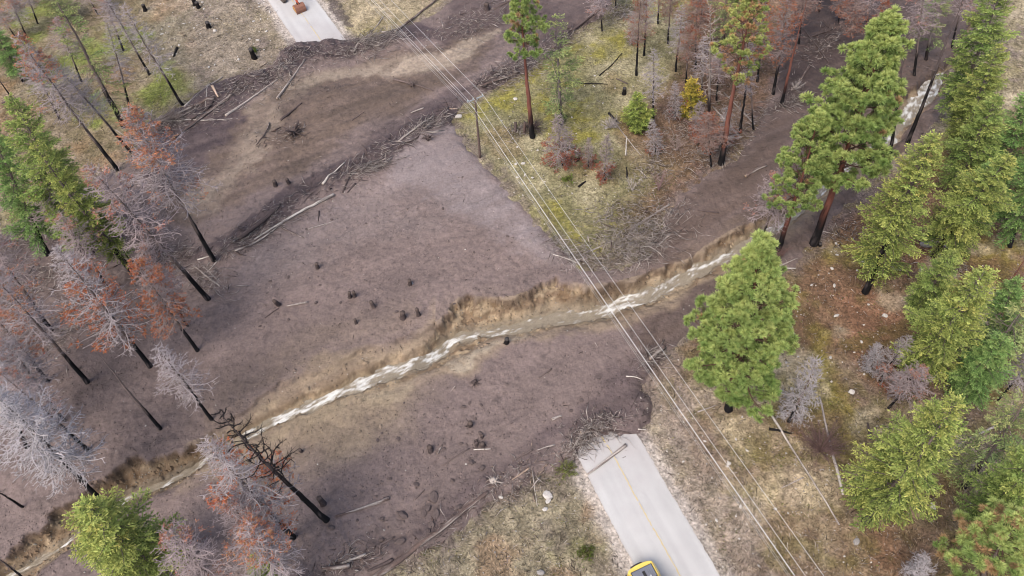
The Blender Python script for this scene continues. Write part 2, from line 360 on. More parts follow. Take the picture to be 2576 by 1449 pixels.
cm = line(C(88,75,77), cm, [(520,640),(600,605),(660,560),(720,515),(800,470),(880,425),(960,385),(1050,330),(1128,290)], .85, 1.9)
cm = zone(C(102,86,78), cm, [(1640,650),(1700,520),(1880,390),(1960,220),(2020,-90),(2560,-90),(2400,200),(2280,400),(2080,560),(1830,780),(1600,930),(1560,800)], .75, 3)
cm = zone(C(78,65,63), cm, [(1950,280),(1960,-90),(2300,-90),(2260,80),(2160,160),(2050,270)], .8, 3)
cm = zone(C(104,90,90), cm, [(1540,930),(1650,890),(1640,1100),(1440,1130),(1290,1225),(920,1470),(780,1470),(1100,1290),(1400,1080)], .75, 3)
keepc = cm.copy(); cm = zone(C(166,147,124), cm, [(430,1240),(470,1130),(620,1030),(760,945),(860,890),(1000,856),(1100,800),(1150,745),(1500,720),(1800,600),(1990,480),(2250,250),(2300,300),(2020,560),(1760,735),(1500,832),(1300,866),(1160,930),(1040,985),(960,1060),(800,1120),(660,1180),(560,1195)], .72, 2.2)
cm = zone(C(154,137,118), cm, [(540,1170),(760,1030),(1000,965),(1090,985),(1000,1110),(780,1190),(600,1260)], .7, 6)
cm = zone(C(140,123,110), cm, [(500,1100),(640,990),(820,880),(1060,800),(1040,760),(800,830),(600,950),(480,1060)], .6, 5)
cm = zone(C(184,170,150), cm, [(1130,910),(1170,880),(1260,856),(1330,846),(1250,868),(1180,905),(1140,925)], .8, .8)
cm = zone(C(176,160,136), cm, [(800,1010),(960,960),(1060,925),(1010,985),(880,1030)], .7, 1.5)
cm = zone(C(178,160,134), cm, [(640,1100),(760,1052),(860,1022),(960,990),(980,1010),(860,1060),(760,1095),(660,1130)], .6, 1.5)
up_k = (sst(0.5, -0.2, np.where(inch > 0, 9, -dN) + 0.4) * 0)[:, None] + ((inch <= 0) & (dN < dS) & steep)[:, None] * 0.85
cm = cm * (1 - up_k) + keepc * up_k
# bank soil shows where the channel is cut: layered brown and pale silt
kc = sst(0.15, 0.6, cut)[:, None]
lay = (0.55 * np.sin(zm * 5.5 + 3.0 * fbm(X, Y, 5, 2, 82)) + fbm(X, Y, 1.1, 4, 83))[:, None]
soil = np.where(lay > 0.1, C(182,161,130)[None], C(128,104,78)[None]) * 0.65 + C(160,141,119)[None] * 0.35
cm = cm * (1 - 0.9 * kc) + soil * 0.9 * kc
gl = sst(-2, 2, polyline_dist(X, Y, gnds([(-200,1400),(0,1390),(230,1205),(350,1130),(520,1085),(560,1130),(480,1190),(330,1262),(190,1360),(60,1450),(-100,1530)], -0.8), True, 8)) * (cut > .1); glk = (gl * np.clip(.75 + .6 * fbm(X, Y, 1.6, 3, 86), .3, 1))[:, None]
cm = cm * (1 - 0.75 * glk) + C(122,102,78)[None] * 0.75 * glk
bl = (sst(0.05, 0.4, fbm(X, Y, 2.2, 4, 87)) * sst(4.5, 0.5, sN) * (cut > .15) * steep)[:, None]
cm = cm * (1 - 0.75 * bl) + C(112,88,62)[None] * 0.75 * bl
lip = (np.exp(-((sN - 0.18) / 0.24) ** 2) * (inch > -2) * (dN < 4) * np.where(steep, 1.3, .8))[:, None]        # darker brown band along the lip of the cut
lip = lip * sst(-.5, .1, fbm(X, Y, 2.8, 3, 89))[:, None]; cm = cm * (1 - 0.6 * lip) + C(92,74,60)[None] * 0.6 * lip
grav = (sst(0.5, 0.9, cut) * sst(wW * 3.0, wW * 1.3, dWr))[:, None]
cm = cm * (1 - 0.55 * grav) + C(140,132,118)[None] * 0.55 * grav
silt = (sst(0.35, 0.55, slump) * (cut > 0.3) * sst(6, 2, dWr))[:, None]
cm = cm * (1 - 0.6 * silt) + C(186,166,138)[None] * 0.6 * silt
wetp = sst(0.05, 0.14, fbm(U / 2.2, V_, 8.0, 5, 121, .6)) ; drp = sst(0.16, 0.26, fbm(U / 2.5, V_, 6.5, 5, 123, .6)); grv = sst(0.2, 0.45, fbm(X, Y, 0.45, 2, 125)) * sst(0.0, 0.3, fbm(U / 2, V_, 7, 3, 127))
mott = 0.99 - 0.10 * wetp * (1 - smooth_zone) + 0.08 * drp + 0.16 * grv + 0.15 * fbm(U / 2.0, V_, 5.0, 4, 91) + 0.10 * fbm(X, Y, 0.8, 3, 93) * (1 - 0.5 * smooth_zone) + 0.10 * fbm(U / 5, V_, 1.6, 3, 95)
upz = sst(-3, 3, polyline_dist(X, Y, gnds([(1300,40),(1280,150),(1100,270),(900,380),(700,500),(520,560),(430,540),(480,400),(620,250),(760,180),(1100,100)]), True, 8))
mott = mott + upz * (0.26 * fbm(U / 7, V_, 0.75, 4, 133) + 0.12 * fbm(X, Y, 0.5, 2, 135))
cm = cm * np.clip(mott, 0.6, 1.4)[:, None]
fl = fbm(U / 9, V_ + 0.8 * wx, 0.9, 3, 99); fll = np.exp(-(fl / 0.035) ** 2) * sst(-.1, .35, fbm(U / 3, V_, 6, 2, 98)); cm = cm * (1 - 0.22 * fll[:, None])
spk = sst(0.42, 0.7, fbm(X, Y, 0.6, 2, 97))[:, None] * (1 - smooth_zone[:, None])
cm = cm * (1 - 0.27 * spk); cm = cm * np.array([0.99, 0.965, 0.94])[None]

# ---- colours of the open ground
n1 = fbm(X, Y, 9, 4, 101); n2 = fbm(X, Y, 4, 4, 103); n3 = fbm(X, Y, 1.2, 3, 107)
straw, olive, purp, red, moss, green, brown = C(184,170,146), C(142,134,80), C(150,134,128), C(150,104,80), C(148,138,66), C(126,140,70), C(134,104,82)
def mixn(base, col, k): k = k[:, None]; return base * (1 - k) + col[None] * k
cg = np.tile(C(160,148,122), (len(X), 1))
cg = mixn(cg, straw, sst(0.0, 0.5, n2)); cg = mixn(cg, olive, 0.8 * sst(0.0, 0.45, n1)); cg = mixn(cg, purp, 0.7 * sst(0.1, 0.5, -n2 + 0.3 * n3))
cg = zone(C(152,138,128), cg, [(350,-90),(720,-90),(740,110),(690,170),(500,215),(400,180)], .65, 5)
cg = zone(C(130,108,94), cg, [(-400,-90),(360,-90),(380,200),(300,420),(-400,560)], .6, 6)
zl = sst(-4, 4, polyline_dist(X, Y, gnds([(-400,-90),(470,-90),(470,260),(300,420),(-400,560)]), True, 12))
cg = mixn(cg, green, 0.7 * zl * sst(0.1, 0.45, n1 + 0.3 * n3)); cg = mixn(cg, C(150,112,92), 0.55 * zl * sst(0.15, 0.5, -n1 + 0.4 * n2)); cg = mixn(cg, C(166,150,138), 0.5 * zl * sst(0.1, 0.5, fbm(X, Y, 3, 3, 109)))
cg = zone(C(180,164,136), cg, [(850,-90),(1180,-90),(1120,10),(1000,80),(870,90)], .6, 3)
zi = sst(-3, 3, polyline_dist(X, Y, gnds([(1140,290),(1540,0),(1760,-90),(1720,180),(1560,330),(1700,420),(1620,520),(1500,660),(1400,610)]), True, 10))
cg = mixn(cg, C(150,142,112), 0.7 * zi * sst(.3, -.3, n2)); cg = mixn(cg, C(178,168,140), 0.5 * zi * sst(-0.2, 0.4, n2)); cg = mixn(cg, moss, 0.8 * zi * sst(0.12, 0.5, n1 + 0.35 * n3)); cg = mixn(cg, brown, 0.5 * zi * sst(0.2, 0.5, -n1))
cg = zone(C(120,92,79), cg, [(1540,320),(1700,200),(1760,-90),(2060,-90),(1960,250),(1870,400),(1700,510),(1640,600),(1560,560),(1620,440)], .8, 4)
cg = zone(C(134,104,84), cg, [(1960,690),(2100,560),(2300,420),(2700,200),(2900,900),(2500,1000),(2200,900),(1950,860),(1700,900)], .85, 4)
zr = sst(-4, 4, polyline_dist(X, Y, gnds([(1700,880),(1960,690),(2100,560),(2700,200),(2900,1600),(1900,1600),(1650,950)]), True, 12))
cg = mixn(cg, C(134,122,66), 0.8 * zr * sst(0.05, 0.45, n1 + 0.3 * n3)); cg = mixn(cg, C(146,110,90), 0.75 * zr * sst(0.1, 0.45, -n1 + 0.2 * n2)); cg = mixn(cg, straw, 0.55 * zr * sst(0.2, 0.5, n2))
cg = zone(C(168,150,128), cg, [(1640,900),(1740,930),(1900,1020),(2080,1060),(2110,1250),(2000,1300),(2100,1449),(1900,1500),(1700,1200)], .75, 4)
zs_ = sst(-3, 3, polyline_dist(X, Y, gnds([(1600,890),(1740,900),(1960,1000),(2120,1060),(2140,1300),(2250,1500),(1850,1560),(1620,1100)]), True, 10))
n6 = fbm(X, Y, 6.5, 4, 113); n7 = fbm(X, Y, 3.0, 4, 117)
cg = mixn(cg, C(196,180,150), 0.75 * zs_ * sst(0.12, 0.4, n6)); cg = mixn(cg, C(134,104,86), 0.75 * zs_ * sst(0.1, 0.4, -n6 + 0.3 * n7)); cg = mixn(cg, C(124,118,66), 0.55 * zs_ * sst(0.2, 0.45, n7)); cg = mixn(cg, C(92,74,66), 0.6 * zs_ * sst(0.3, 0.5, -n7))
cg = zone(C(166,152,142), cg, [(1602,938),(1640,890),(1700,870),(1760,960),(1760,1090),(1900,1300),(1990,1449),(1960,1560),(1860,1560),(1640,1150),(1600,1090),(1628,1060)], .7, 3)
cg = zone(C(118,94,74), cg, [(2100,1250),(2200,1180),(2600,1200),(2700,1550),(2120,1550)], .55, 5)
cg = zone(C(150,140,120), cg, [(960,1449),(1240,1240),(1400,1185),(1440,1150),(1600,1449),(1560,1560),(900,1560)], .6, 3)
zb = sst(-2, 2, polyline_dist(X, Y, gnds([(960,1460),(1240,1240),(1400,1185),(1450,1150),(1600,1449),(1560,1560),(900,1560)]), True, 10))
cg = mixn(cg, C(134,134,84), 0.6 * zb * sst(0.0, 0.4, n1 + 0.3 * n3)); cg = mixn(cg, C(140,112,88), 0.6 * zb * sst(0.15, 0.5, n2))
n4 = fbm(X, Y, 0.55, 3, 111)
cg = cg * np.clip(1 + 0.22 * n2 + 0.36 * n3 + 0.38 * n4, 0.35, 1.8)[:, None]
lum_ = cg.mean(1, keepdims=True); cg = cg * (1 - 0.22 * (zi + .8 * zl)[:, None].clip(0, 1)) + (C(136,138,82)[None] * 0.22) * (zi + .8 * zl)[:, None].clip(0, 1)
cg = np.clip(lum_ + (cg - lum_) * 1.04, 0.01, 1)
kg = sst(RW + 2.4, RW + 0.7, droad + 0.7 * n2 + 0.3 * n3)[:, None]
cg = cg * (1 - 0.9 * kg) + C(196,184,174)[None] * 0.9 * kg * np.clip(1 + 0.12 * n3, 0.8, 1.2)[:, None]
ditch = line(C(96,86,84), cg, [(820,-60),(845,20),(875,60)], .8, .7); cg = ditch; cg = mixn(cg, C(124,96,76), 0.42 * zr * sst(-.3, .3, -n2)); cg = mixn(cg, C(112,104,58), 0.45 * zr * sst(.1, .4, fbm(X, Y, 2.0, 4, 131)))
wetedge = sst(-2.6, -0.2, smud + 0.9 * n3)[:, None] * sst(-0.1, 0.3, n3 + 0.3)[:, None] * 1.5
cg = cg * (1 - 0.45 * wetedge) + C(122,108,106)[None] * 0.45 * wetedge

def grid_mesh(name, Z, c, keep, mat):
    V = np.stack([X, Y, Z], 1); idx = np.arange(NX * NY).reshape(NY, NX)
    Q = np.stack([idx[:-1, :-1], idx[:-1, 1:], idx[1:, 1:], idx[1:, :-1]], -1).reshape(-1, 4)
    if keep is not None:
        Q = Q[keep[Q].any(1)]; used = np.unique(Q); re = np.full(NX * NY, -1); re[used] = np.arange(len(used)); V = V[used]; c = c[used]; Q = re[Q]
    mb = MB(); mb.add(V, c, Q); return struct(mb.build(name, mat))
grid_mesh('ground', zter, cg, None, M_GROUND)
grid_mesh('mudflow', zm, cm, (smud > -0.9) & inner.ravel(), M_MUD)

# lookups for things that stand on the ground
ztop = np.maximum(zter, np.where(smud > -0.9, zm, -99)).reshape(NY, NX)
CM2 = cm.reshape(NY, NX, 3); CG2 = cg.reshape(NY, NX, 3); SM2 = smud.reshape(NY, NX); DR2 = droad.reshape(NY, NX); CUT2 = cut.reshape(NY, NX); DW2 = dWr.reshape(NY, NX); B2 = B.reshape(NY, NX)
def near_idx(x, y):
    return (np.clip(np.searchsorted(gy, y), 0, NY - 1), np.clip(np.searchsorted(gx, x), 0, NX - 1))
def gz(x, y):
    i = np.clip(np.searchsorted(gx, x) - 1, 0, NX - 2); j = np.clip(np.searchsorted(gy, y) - 1, 0, NY - 2)
    fx = (x - gx[i]) / (gx[i + 1] - gx[i]); fy = (y - gy[j]) / (gy[j + 1] - gy[j])
    return (ztop[j, i] * (1 - fx) + ztop[j, i + 1] * fx) * (1 - fy) + (ztop[j + 1, i] * (1 - fx) + ztop[j + 1, i + 1] * fx) * fy
def at(x, y, dz=0.0):
    p = gnd(x, y, 0)
    for _ in range(4): p = gnd(x, y, float(gz(p[0], p[1])) + dz)
    return p

# ------------------------------------------------------------------ road, its centre line, the water
def ribbon(name, path, half, zoff, col, mat, cols=7, crown=0.0, jag=0.0):
    tan = unit(np.gradient(path, axis=0)); nrm = np.stack([tan[:, 1], -tan[:, 0], 0 * tan[:, 0]], 1)
    s = np.linspace(-1, 1, cols); n = len(path)
    hw = np.broadcast_to(np.asarray(half, float), (n,))
    V = path[:, None] + nrm[:, None] * (s[None, :, None] * hw[:, None, None])
    if jag:
        e = jag * fbm(np.repeat(np.arange(n)[:, None], cols, 1) * 1.0, np.tile(s * 9.0, (n, 1)), 1.7, 3, 5); e[:, 1:-1] = 0; V = V + nrm[:, None] * e[..., None]
    V[..., 2] = zoff + crown * (1 - s[None] ** 2)
    i = np.arange(n - 1)[:, None] * cols; j = np.arange(cols - 1)[None]
    Q = np.stack([i + j, i + j + 1, i + cols + j + 1, i + cols + j], -1).reshape(-1, 4)[:, ::-1]
    mb = MB(); cc = np.tile(col, (n * cols, 1)) if np.ndim(col) == 1 else col
    mb.add(V.reshape(-1, 3), cc, Q); return mb, V, s, n
def resample(p, step):
    L = np.concatenate([[0], np.cumsum(np.linalg.norm(np.diff(p, axis=0), axis=1))]); t = np.arange(0, L[-1], step)
    return np.stack([np.interp(t, L, p[:, k]) for k in range(p.shape[1])], 1)
rc = resample(road_c, 0.25)
cols = 61
mb, V, s, n = ribbon('road', rc, RW, 0.02, C(207,204,202), M_ROAD, cols, 0.07, 0.12)
tt = np.tile(s, n); aa = np.repeat(np.arange(n) * 0.25, cols)
colr = np.tile(C(207,204,202), (n * cols, 1))
crk = np.exp(-((tt - 0.03 - 0.05 * fbm(aa, tt * 0, 3.0, 4, 21)) / 0.012) ** 2) * sst(-.1, .2, fbm(aa, tt * 0, 9, 2, 22)); wear = 1 - 0.18 * crk - 0.05 * np.exp(-((fbm(aa / 2, tt * 3.7, 3.2, 4, 25)) / 0.012) ** 2) * sst(.1, .4, fbm(aa, tt * 3.7, 7, 2, 26)) - 0.045 * np.exp(-((np.abs(np.abs(tt) - 0.46) - 0.24) / 0.09) ** 2) + 0.05 * sst(0.8, 0.97, np.abs(tt)) + 0.09 * fbm(aa / 8, tt * 5, 1.0, 3, 3) + 0.05 * fbm(aa, tt * 3.7, 2.5, 4, 4)
colr = colr * wear[:, None]
dirty = np.clip(sst(9, 0, -polyline_dist(V[..., 0].ravel(), V[..., 1].ravel(), Pmud, True)) + 0.5 * fbm(aa, tt * 4, 2.0, 3, 9) - 0.1, 0, 1)[:, None]
colr = colr * (1 - 0.5 * dirty) + C(190,180,178)[None] * 0.5 * dirty
edge = sst(0.93, 1.0, np.abs(tt))[:, None]; colr = colr * (1 - 0.35 * edge) + C(180,170,162)[None] * 0.35 * edge
mb.c = [colr.astype(np.float32)]
sdm = polyline_dist(V[..., 0].ravel(), V[..., 1].ravel(), Pmud, True)
mb.q = [mb.q[0][(sdm[mb.q[0]] < 2.5).any(1)]]          # the slide tore the road out in the middle
struct(mb.build('road', M_ROAD))
sdc = polyline_dist(rc[:, 0], rc[:, 1], Pmud, True)
g_ = np.random.default_rng(3)
mb = MB()
for k in range(0, len(rc) - 1):
    if g_.random() < (0.05 if rc[k, 1] < 75 else 0.3): continue
    if sdc[k] > 1.5: continue
    p, q = rc[k], rc[k + 1]; tn = unit(q - p); nr = np.array([tn[1], -tn[0], 0]); wv = 0.045 + 0.025 * g_.random(); off = 0.02 * g_.standard_normal()
    Vv = [p + nr * (off - wv), p + nr * (off + wv), q + nr * (off + wv), q + nr * (off - wv)]
    Vv = np.array(Vv); Vv[:, 2] = 0.096
    f = 0.5 + 0.5 * g_.random(); mb.add(Vv, C(224,200,140) * f + C(214,203,182) * (1 - f), [[0, 1, 2, 3]])
struct(mb.build('road_marking', M_ROAD, None, False))
# water: a rough ribbon, lower than its banks, white where it breaks
wr = resample(wl, 0.3); cols = 25
path = np.concatenate([wr[:, :2], np.zeros((len(wr), 1))], 1)
wpx = np.array([project(p)[0] for p in path]); wzr = wz_at(wpx)
mb, V, s, n = ribbon('creek', path, wr[:, 2] * 2.0, wzr[:, None], C(150,140,120), M_MUD, cols)
aa = np.repeat(np.arange(n) * 0.3, cols); tt = np.tile(s, n) * np.repeat(wr[:, 2], cols) * 2.0
wnd = np.repeat(wr[:, 2], cols) * 0.55 * fbm(aa, tt * 0, 4.5, 3, 23); tt = tt + wnd; fo = fbm(aa / 4.2, tt + 0.9 * fbm(aa, tt, 5, 2, 17), 0.42, 5, 201, .62); fo2 = fbm(aa, tt, 14, 2, 203); rip = fbm(aa / 1.6, tt, 0.35, 3, 205)
Vf = V.reshape(-1, 3); Vf[:, 2] += 0.10 * fo + 0.06 * rip
whit = np.interp(wpx, [-50, 250, 420, 620, 700, 1150, 1230, 1300, 1480, 1540, 1650, 1720, 1800, 1880, 2100, 2180, 2300, 2420], [-.1, -.05, .0, .02, .26, .28, -.1, -.5, -.45, .22, .12, -.35, -.2, -.25, .15, .4, .25, .2])
core = 1 - np.abs(tt) / np.repeat(wr[:, 2], cols)
fo3 = fbm(aa / 4.5, tt + 0.4 * fbm(aa, tt, 1.5, 2, 19), 0.22, 3, 207)
foam = sst(-0.02, 0.85, 1.5 * fo + 0.55 * fo3 + 0.35 * fbm(aa, tt, 0.28, 2, 209) + 0.35 * fo2 + np.repeat(whit, cols) + 0.5 * np.clip(core, -1, .6) - 0.30)[:, None]
cw = C(154,141,121)[None] * (1 + 0.2 * rip[:, None]); cw = cw * (1 - foam) + C(238,236,230)[None] * 1.05 * foam
mb.v = [Vf.astype(np.float32)]; mb.c = [cw.astype(np.float32)]
M_WATER = vmat('white_water', 0.25, 0.12, 2.0, 0.05, 5.0, 0.5, fine=(9.0, 0.15))
struct(mb.build('creek', M_WATER))

# ------------------------------------------------------------------ trees: shared crowns of each kind, one thing per tree
UPV = np.array([0, 0, 1.0])
def trunk_mesh(kind, seed):
    g = np.random.default_rng(seed); n = 30; t = np.linspace(0, 1, n)
    path = np.stack([np.cumsum(g.standard_normal(n)) * 0.10, np.cumsum(g.standard_normal(n)) * 0.10, t], 1)
    path[:, :2] -= path[0, :2] + (path[-1, :2] - path[0, :2]) * t[:, None]
    rad = 0.05 + 0.95 * (1 - t) ** 1.0; rad[0] *= 1.14; rad[1] *= 1.04
    sides = 9; mb = MB(); add_tube(mb, path, rad, (1, 1, 1), sides, True, 0.05, g, True)
    tv = np.concatenate([np.repeat(t, sides), [0, 1]]); th = np.concatenate([np.tile(np.arange(sides), n), [0, 0]])
    nz = fbm(th * 1.3 + seed, tv * 26, 1.0, 3, seed) ; nz2 = fbm(th * 2.1, tv * 60, 1.0, 2, seed + 9)
    blk, gry = np.array([0.012, 0.011, 0.012]), C(132,120,118)
    if kind == 'burnt': a, b, lim = blk, C(140,124,118), 0.30
    elif kind == 'black': a, b, lim = blk, C(104,92,90), 0.5
    elif kind == 'red': a, b, lim = blk, C(140,92,80), 0.17
    elif kind == 'grey': a, b, lim = C(58,50,50), C(150,138,132), 0.2
    else: a, b, lim = C(46,40,38), C(112,88,74), 0.15                    # 'pine'
    k = sst(lim - 0.06, lim + 0.06, tv + 0.10 * nz)[:, None]
    col = a[None] * (1 - k) + b[None] * k
    ash = (sst(0.25, 0.5, nz2) * (0.5 if kind in ('burnt', 'black') else 0.25))[:, None]   # ash and peeled bark
    col = col * (1 - ash) + gry[None] * ash
    mb.c = [np.clip(col * (1 + 0.3 * nz[:, None]), 0.006, 1).astype(np.float32)]
    return mb.mesh('trunk_' + kind, M_TRUNK)
def branch_frames(g, nb, zs, H, R, prof, up_lo, up_hi):
    """start, direction and length of every limb"""
    t = zs + (1 - zs) * (np.arange(nb) + g.random(nb)) / nb
    u = (t - zs) / (1 - zs); az = np.arange(nb) * 2.39996 + g.random(nb) * 0.9
    L = R * prof(u) * (0.45 + 0.75 * g.random(nb))
    el = up_lo + (up_hi - up_lo) * u + 0.15 * g.standard_normal(nb)
    d = np.stack([np.cos(az) * np.cos(el), np.sin(az) * np.cos(el), np.sin(el)], 1)
    return t * H, d, L, u
def fir_mesh(seed, H=24, R=3.6, zs=0.18, nb=135, hue=(0.0, 0.0), dens=1.0, sparse=0.0):
    g = np.random.default_rng(seed); fo = MB(); li = MB()
    z, d, L, u = branch_frames(g, nb, zs, H, R, lambda u: np.clip((1 - u) ** 0.46 * (0.60 + 0.4 * np.minimum(u * 3.0, 1)), 0.07, 1), -0.18, 0.75); L = L * (0.8 + 0.45 * np.random.default_rng(seed + 5).random(nb))
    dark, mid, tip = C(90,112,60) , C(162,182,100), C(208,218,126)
    for i in range(nb):
        side = unit(np.cross(d[i], UPV)); k = 9; s = np.linspace(0, 1, k)
        droop = -0.30 * L[i] * s ** 1.6 * (1 - u[i] * 0.8) + 0.10 * L[i] * s ** 4
        P = np.array([0, 0, z[i]]) + d[i] * (s * L[i])[:, None] + UPV * droop[:, None] + side * (0.05 * L[i] * np.sin(s * 3 + g.random() * 6))[:, None]
        add_tube(li, P, 0.035 * L[i] / 3 * (1.15 - s) + 0.006, C(120,108,100), 4, False)
        if g.random() < sparse: continue
        bt = 0.8 + 0.4 * g.random(); byl = 1 + 0.05 * g.standard_normal()
        nt_ = max(6, int(8.5 * L[i] * dens)); st = 0.22 + 0.78 * (np.arange(nt_) + g.random(nt_)) / nt_
        for j in range(nt_):
            b = np.array([np.interp(st[j], s, P[:, c]) for c in range(3)])
            sg = 1 if j % 2 else -1
            dirt = unit(d[i] * (0.75 + 0.3 * g.random()) + side * sg * (0.75 + 0.2 * g.random()) + UPV * (-0.12 + 0.22 * g.standard_normal()))
            lt = (0.40 * L[i] * (1.05 - st[j]) + 0.28) * (0.7 + 0.6 * g.random())
            m = max(6, int(lt * 18)); q = np.linspace(0.06, 1, m)
            base = b + dirt * (q * lt)[:, None] + UPV * (-0.14 * lt * q ** 2)[:, None]
            D = dirt[None] * 0.13 + g.standard_normal((m, 3)) * 0.11 * np.array([1, 1, .55]) + np.array([0, 0, -0.02])
            D = D * (0.8 + 0.5 * g.random((m, 1)))
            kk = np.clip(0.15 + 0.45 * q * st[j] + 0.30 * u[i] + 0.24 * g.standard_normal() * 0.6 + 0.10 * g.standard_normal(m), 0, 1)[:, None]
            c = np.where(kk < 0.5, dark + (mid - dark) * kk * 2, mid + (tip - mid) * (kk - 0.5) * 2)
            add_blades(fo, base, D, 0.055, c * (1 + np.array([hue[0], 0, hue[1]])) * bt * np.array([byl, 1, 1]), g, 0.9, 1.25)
    return li.mesh('limbs', M_TWIG), fo.mesh('crown', M_FOLIAGE, False)
def pine_mesh(seed, H=26, R=4.2, zs=0.35, nb=58, tuft=0.43, brown=0.012, fill=1.0, dens=1.0, tint=1.0):
    g = np.random.default_rng(seed); fo = MB(); li = MB()
    z, d, L, u = branch_frames(g, nb, zs, H, R, lambda u: np.clip(np.minimum(u * 2.2 + 0.55, 1) * (1 - u ** 1.7) ** 0.7, 0.14, 1), 0.0, 0.95)
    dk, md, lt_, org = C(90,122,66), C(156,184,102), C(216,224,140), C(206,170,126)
    for i in range(nb):
        side = unit(np.cross(d[i], UPV)); k = 8; s = np.linspace(0, 1, k)
        P = np.array([0, 0, z[i]]) + d[i] * (s * L[i])[:, None] + UPV * (L[i] * (-0.10 * s + 0.26 * s ** 3))[:, None] + side * (0.08 * L[i] * np.sin(s * 4 + g.random() * 6))[:, None]
        add_tube(li, P, 0.05 * L[i] / 3 * (1.15 - s) + 0.012, C(106,82,70), 5, False)
        ends = [P[-1]]; dirs = [unit(P[-1] - P[-2])]
        nt_ = max(3, int(3.6 * L[i] * fill))
        for j in range(nt_):
            st = 0.30 + 0.70 * g.random(); b = np.array([np.interp(st, s, P[:, c]) for c in range(3)])
            sg = 1 if j % 2 else -1
            dd = unit(d[i] * 0.7 + side * sg * (0.3 + 0.8 * g.random()) + UPV * (0.25 + 0.35 * g.standard_normal()))
            e = b + dd * (0.45 + 0.42 * L[i] * (1.1 - st)) * (0.6 + 0.7 * g.random())
            add_cones(li, b[None], e[None], 0.022, C(110,92,80)); ends.append(e); dirs.append(dd)
        for e, dd in zip(ends, dirs):
            m = int((84 + 20 * g.random()) * dens); r = tuft * (0.75 + 0.5 * g.random())
            v = unit(g.standard_normal((m, 3)) + dd[None] * 0.5 + UPV * 0.35); ln = r * (0.75 + 0.35 * g.random((m, 1)))
            o = g.random()
            if o < brown: c0, c1 = org * 0.75, org
            else:
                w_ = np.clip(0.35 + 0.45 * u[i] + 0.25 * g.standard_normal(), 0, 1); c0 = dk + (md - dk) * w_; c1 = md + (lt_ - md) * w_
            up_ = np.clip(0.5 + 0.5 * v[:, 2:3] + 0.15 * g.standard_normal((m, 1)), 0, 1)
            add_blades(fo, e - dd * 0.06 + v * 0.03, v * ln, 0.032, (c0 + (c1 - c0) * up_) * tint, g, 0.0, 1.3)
    return li.mesh('limbs', M_TWIG), fo.mesh('crown', M_FOLIAGE, False)
def dead_mesh(seed, H=22, R=2.9, zs=0.46, nb=96, tw=10, needles=None, col=(186,174,174), droop=0.30, rt_=0.024, nmul=1.0, ncol=(206,138,104), top=0.6):
    """fire-killed conifer: fine grey twigs, here and there scorched needles. needles = list of (u0, u1, share)"""
    g = np.random.default_rng(seed); li = MB(); fo = MB(); cb = C(*col); nc = C(*ncol)
    z, d, L, u = branch_frames(g, nb, zs, H, R, lambda u: np.clip((1 - u) ** top * (0.5 + 0.5 * np.minimum(u * 4, 1)), 0.10, 1), -0.25, 0.7)
    for i in range(nb):
        side = unit(np.cross(d[i], UPV)); k = 8; s = np.linspace(0, 1, k)
        P = np.array([0, 0, z[i]]) + d[i] * (s * L[i])[:, None] + UPV * (L[i] * (-droop * s ** 1.3 * (1 - 0.7 * u[i]) + 0.22 * s ** 3))[:, None] + side * (0.07 * L[i] * np.sin(s * 5 + g.random() * 6))[:, None]
        cc = cb * (0.75 + 0.4 * g.random()); add_tube(li, P, 0.030 * L[i] / 3 * (1.1 - s) + 0.014, cc, 4, False)
        share = 0
        if needles:
            for a, b, p in needles:
                if a <= u[i] <= b: share = p
        has = g.random() < share * 0.6
        nt_ = max(3, int(tw * (0.5 + 0.5 * L[i] / R))); st = 0.18 + 0.8 * g.random(nt_)
        b = np.stack([np.interp(st, s, P[:, c]) for c in range(3)], 1)
        sg = np.where(np.arange(nt_) % 2, 1, -1)[:, None]
        dd = unit(d[i] * 0.7 + side * sg * (0.5 + 0.6 * g.random((nt_, 1))) + UPV * (-0.1 + 0.40 * g.standard_normal((nt_, 1))))
        ln = (0.25 + 0.38 * L[i] * (1.1 - st))[:, None] * (0.5 + 0.8 * g.random((nt_, 1))); E = b + dd * ln
        add_cones(li, b, E, rt_, cc)
        n3 = 4; bb = np.repeat(b, n3, 0) + np.repeat(E - b, n3, 0) * (0.25 + 0.7 * g.random((nt_ * n3, 1)))
        d3 = unit(np.repeat(dd, n3, 0) + 0.75 * g.standard_normal((nt_ * n3, 3))); e3 = bb + d3 * np.repeat(ln, n3, 0) * (0.25 + 0.35 * g.random((nt_ * n3, 1)))
        add_cones(li, bb, e3, rt_ * 0.65, cc * 1.1)
        if has:
            m = int(nmul * 15) * nt_; r_ = g.integers(0, nt_ * n3, m); q = g.random((m, 1))
            base = bb[r_] + (e3[r_] - bb[r_]) * q
            c = nc * (0.6 + 0.6 * g.random((m, 1))) * (1 + np.array([0, 0.12, 0]) * g.standard_normal((m, 1)))
            add_blades(fo, base, d3[r_] * 0.11 + g.standard_normal((m, 3)) * 0.075, 0.028, np.clip(c, 0.01, 1), g)
    return li.mesh('branches', M_TWIG), (fo.mesh('needles', M_DRY, False) if fo.n else None)
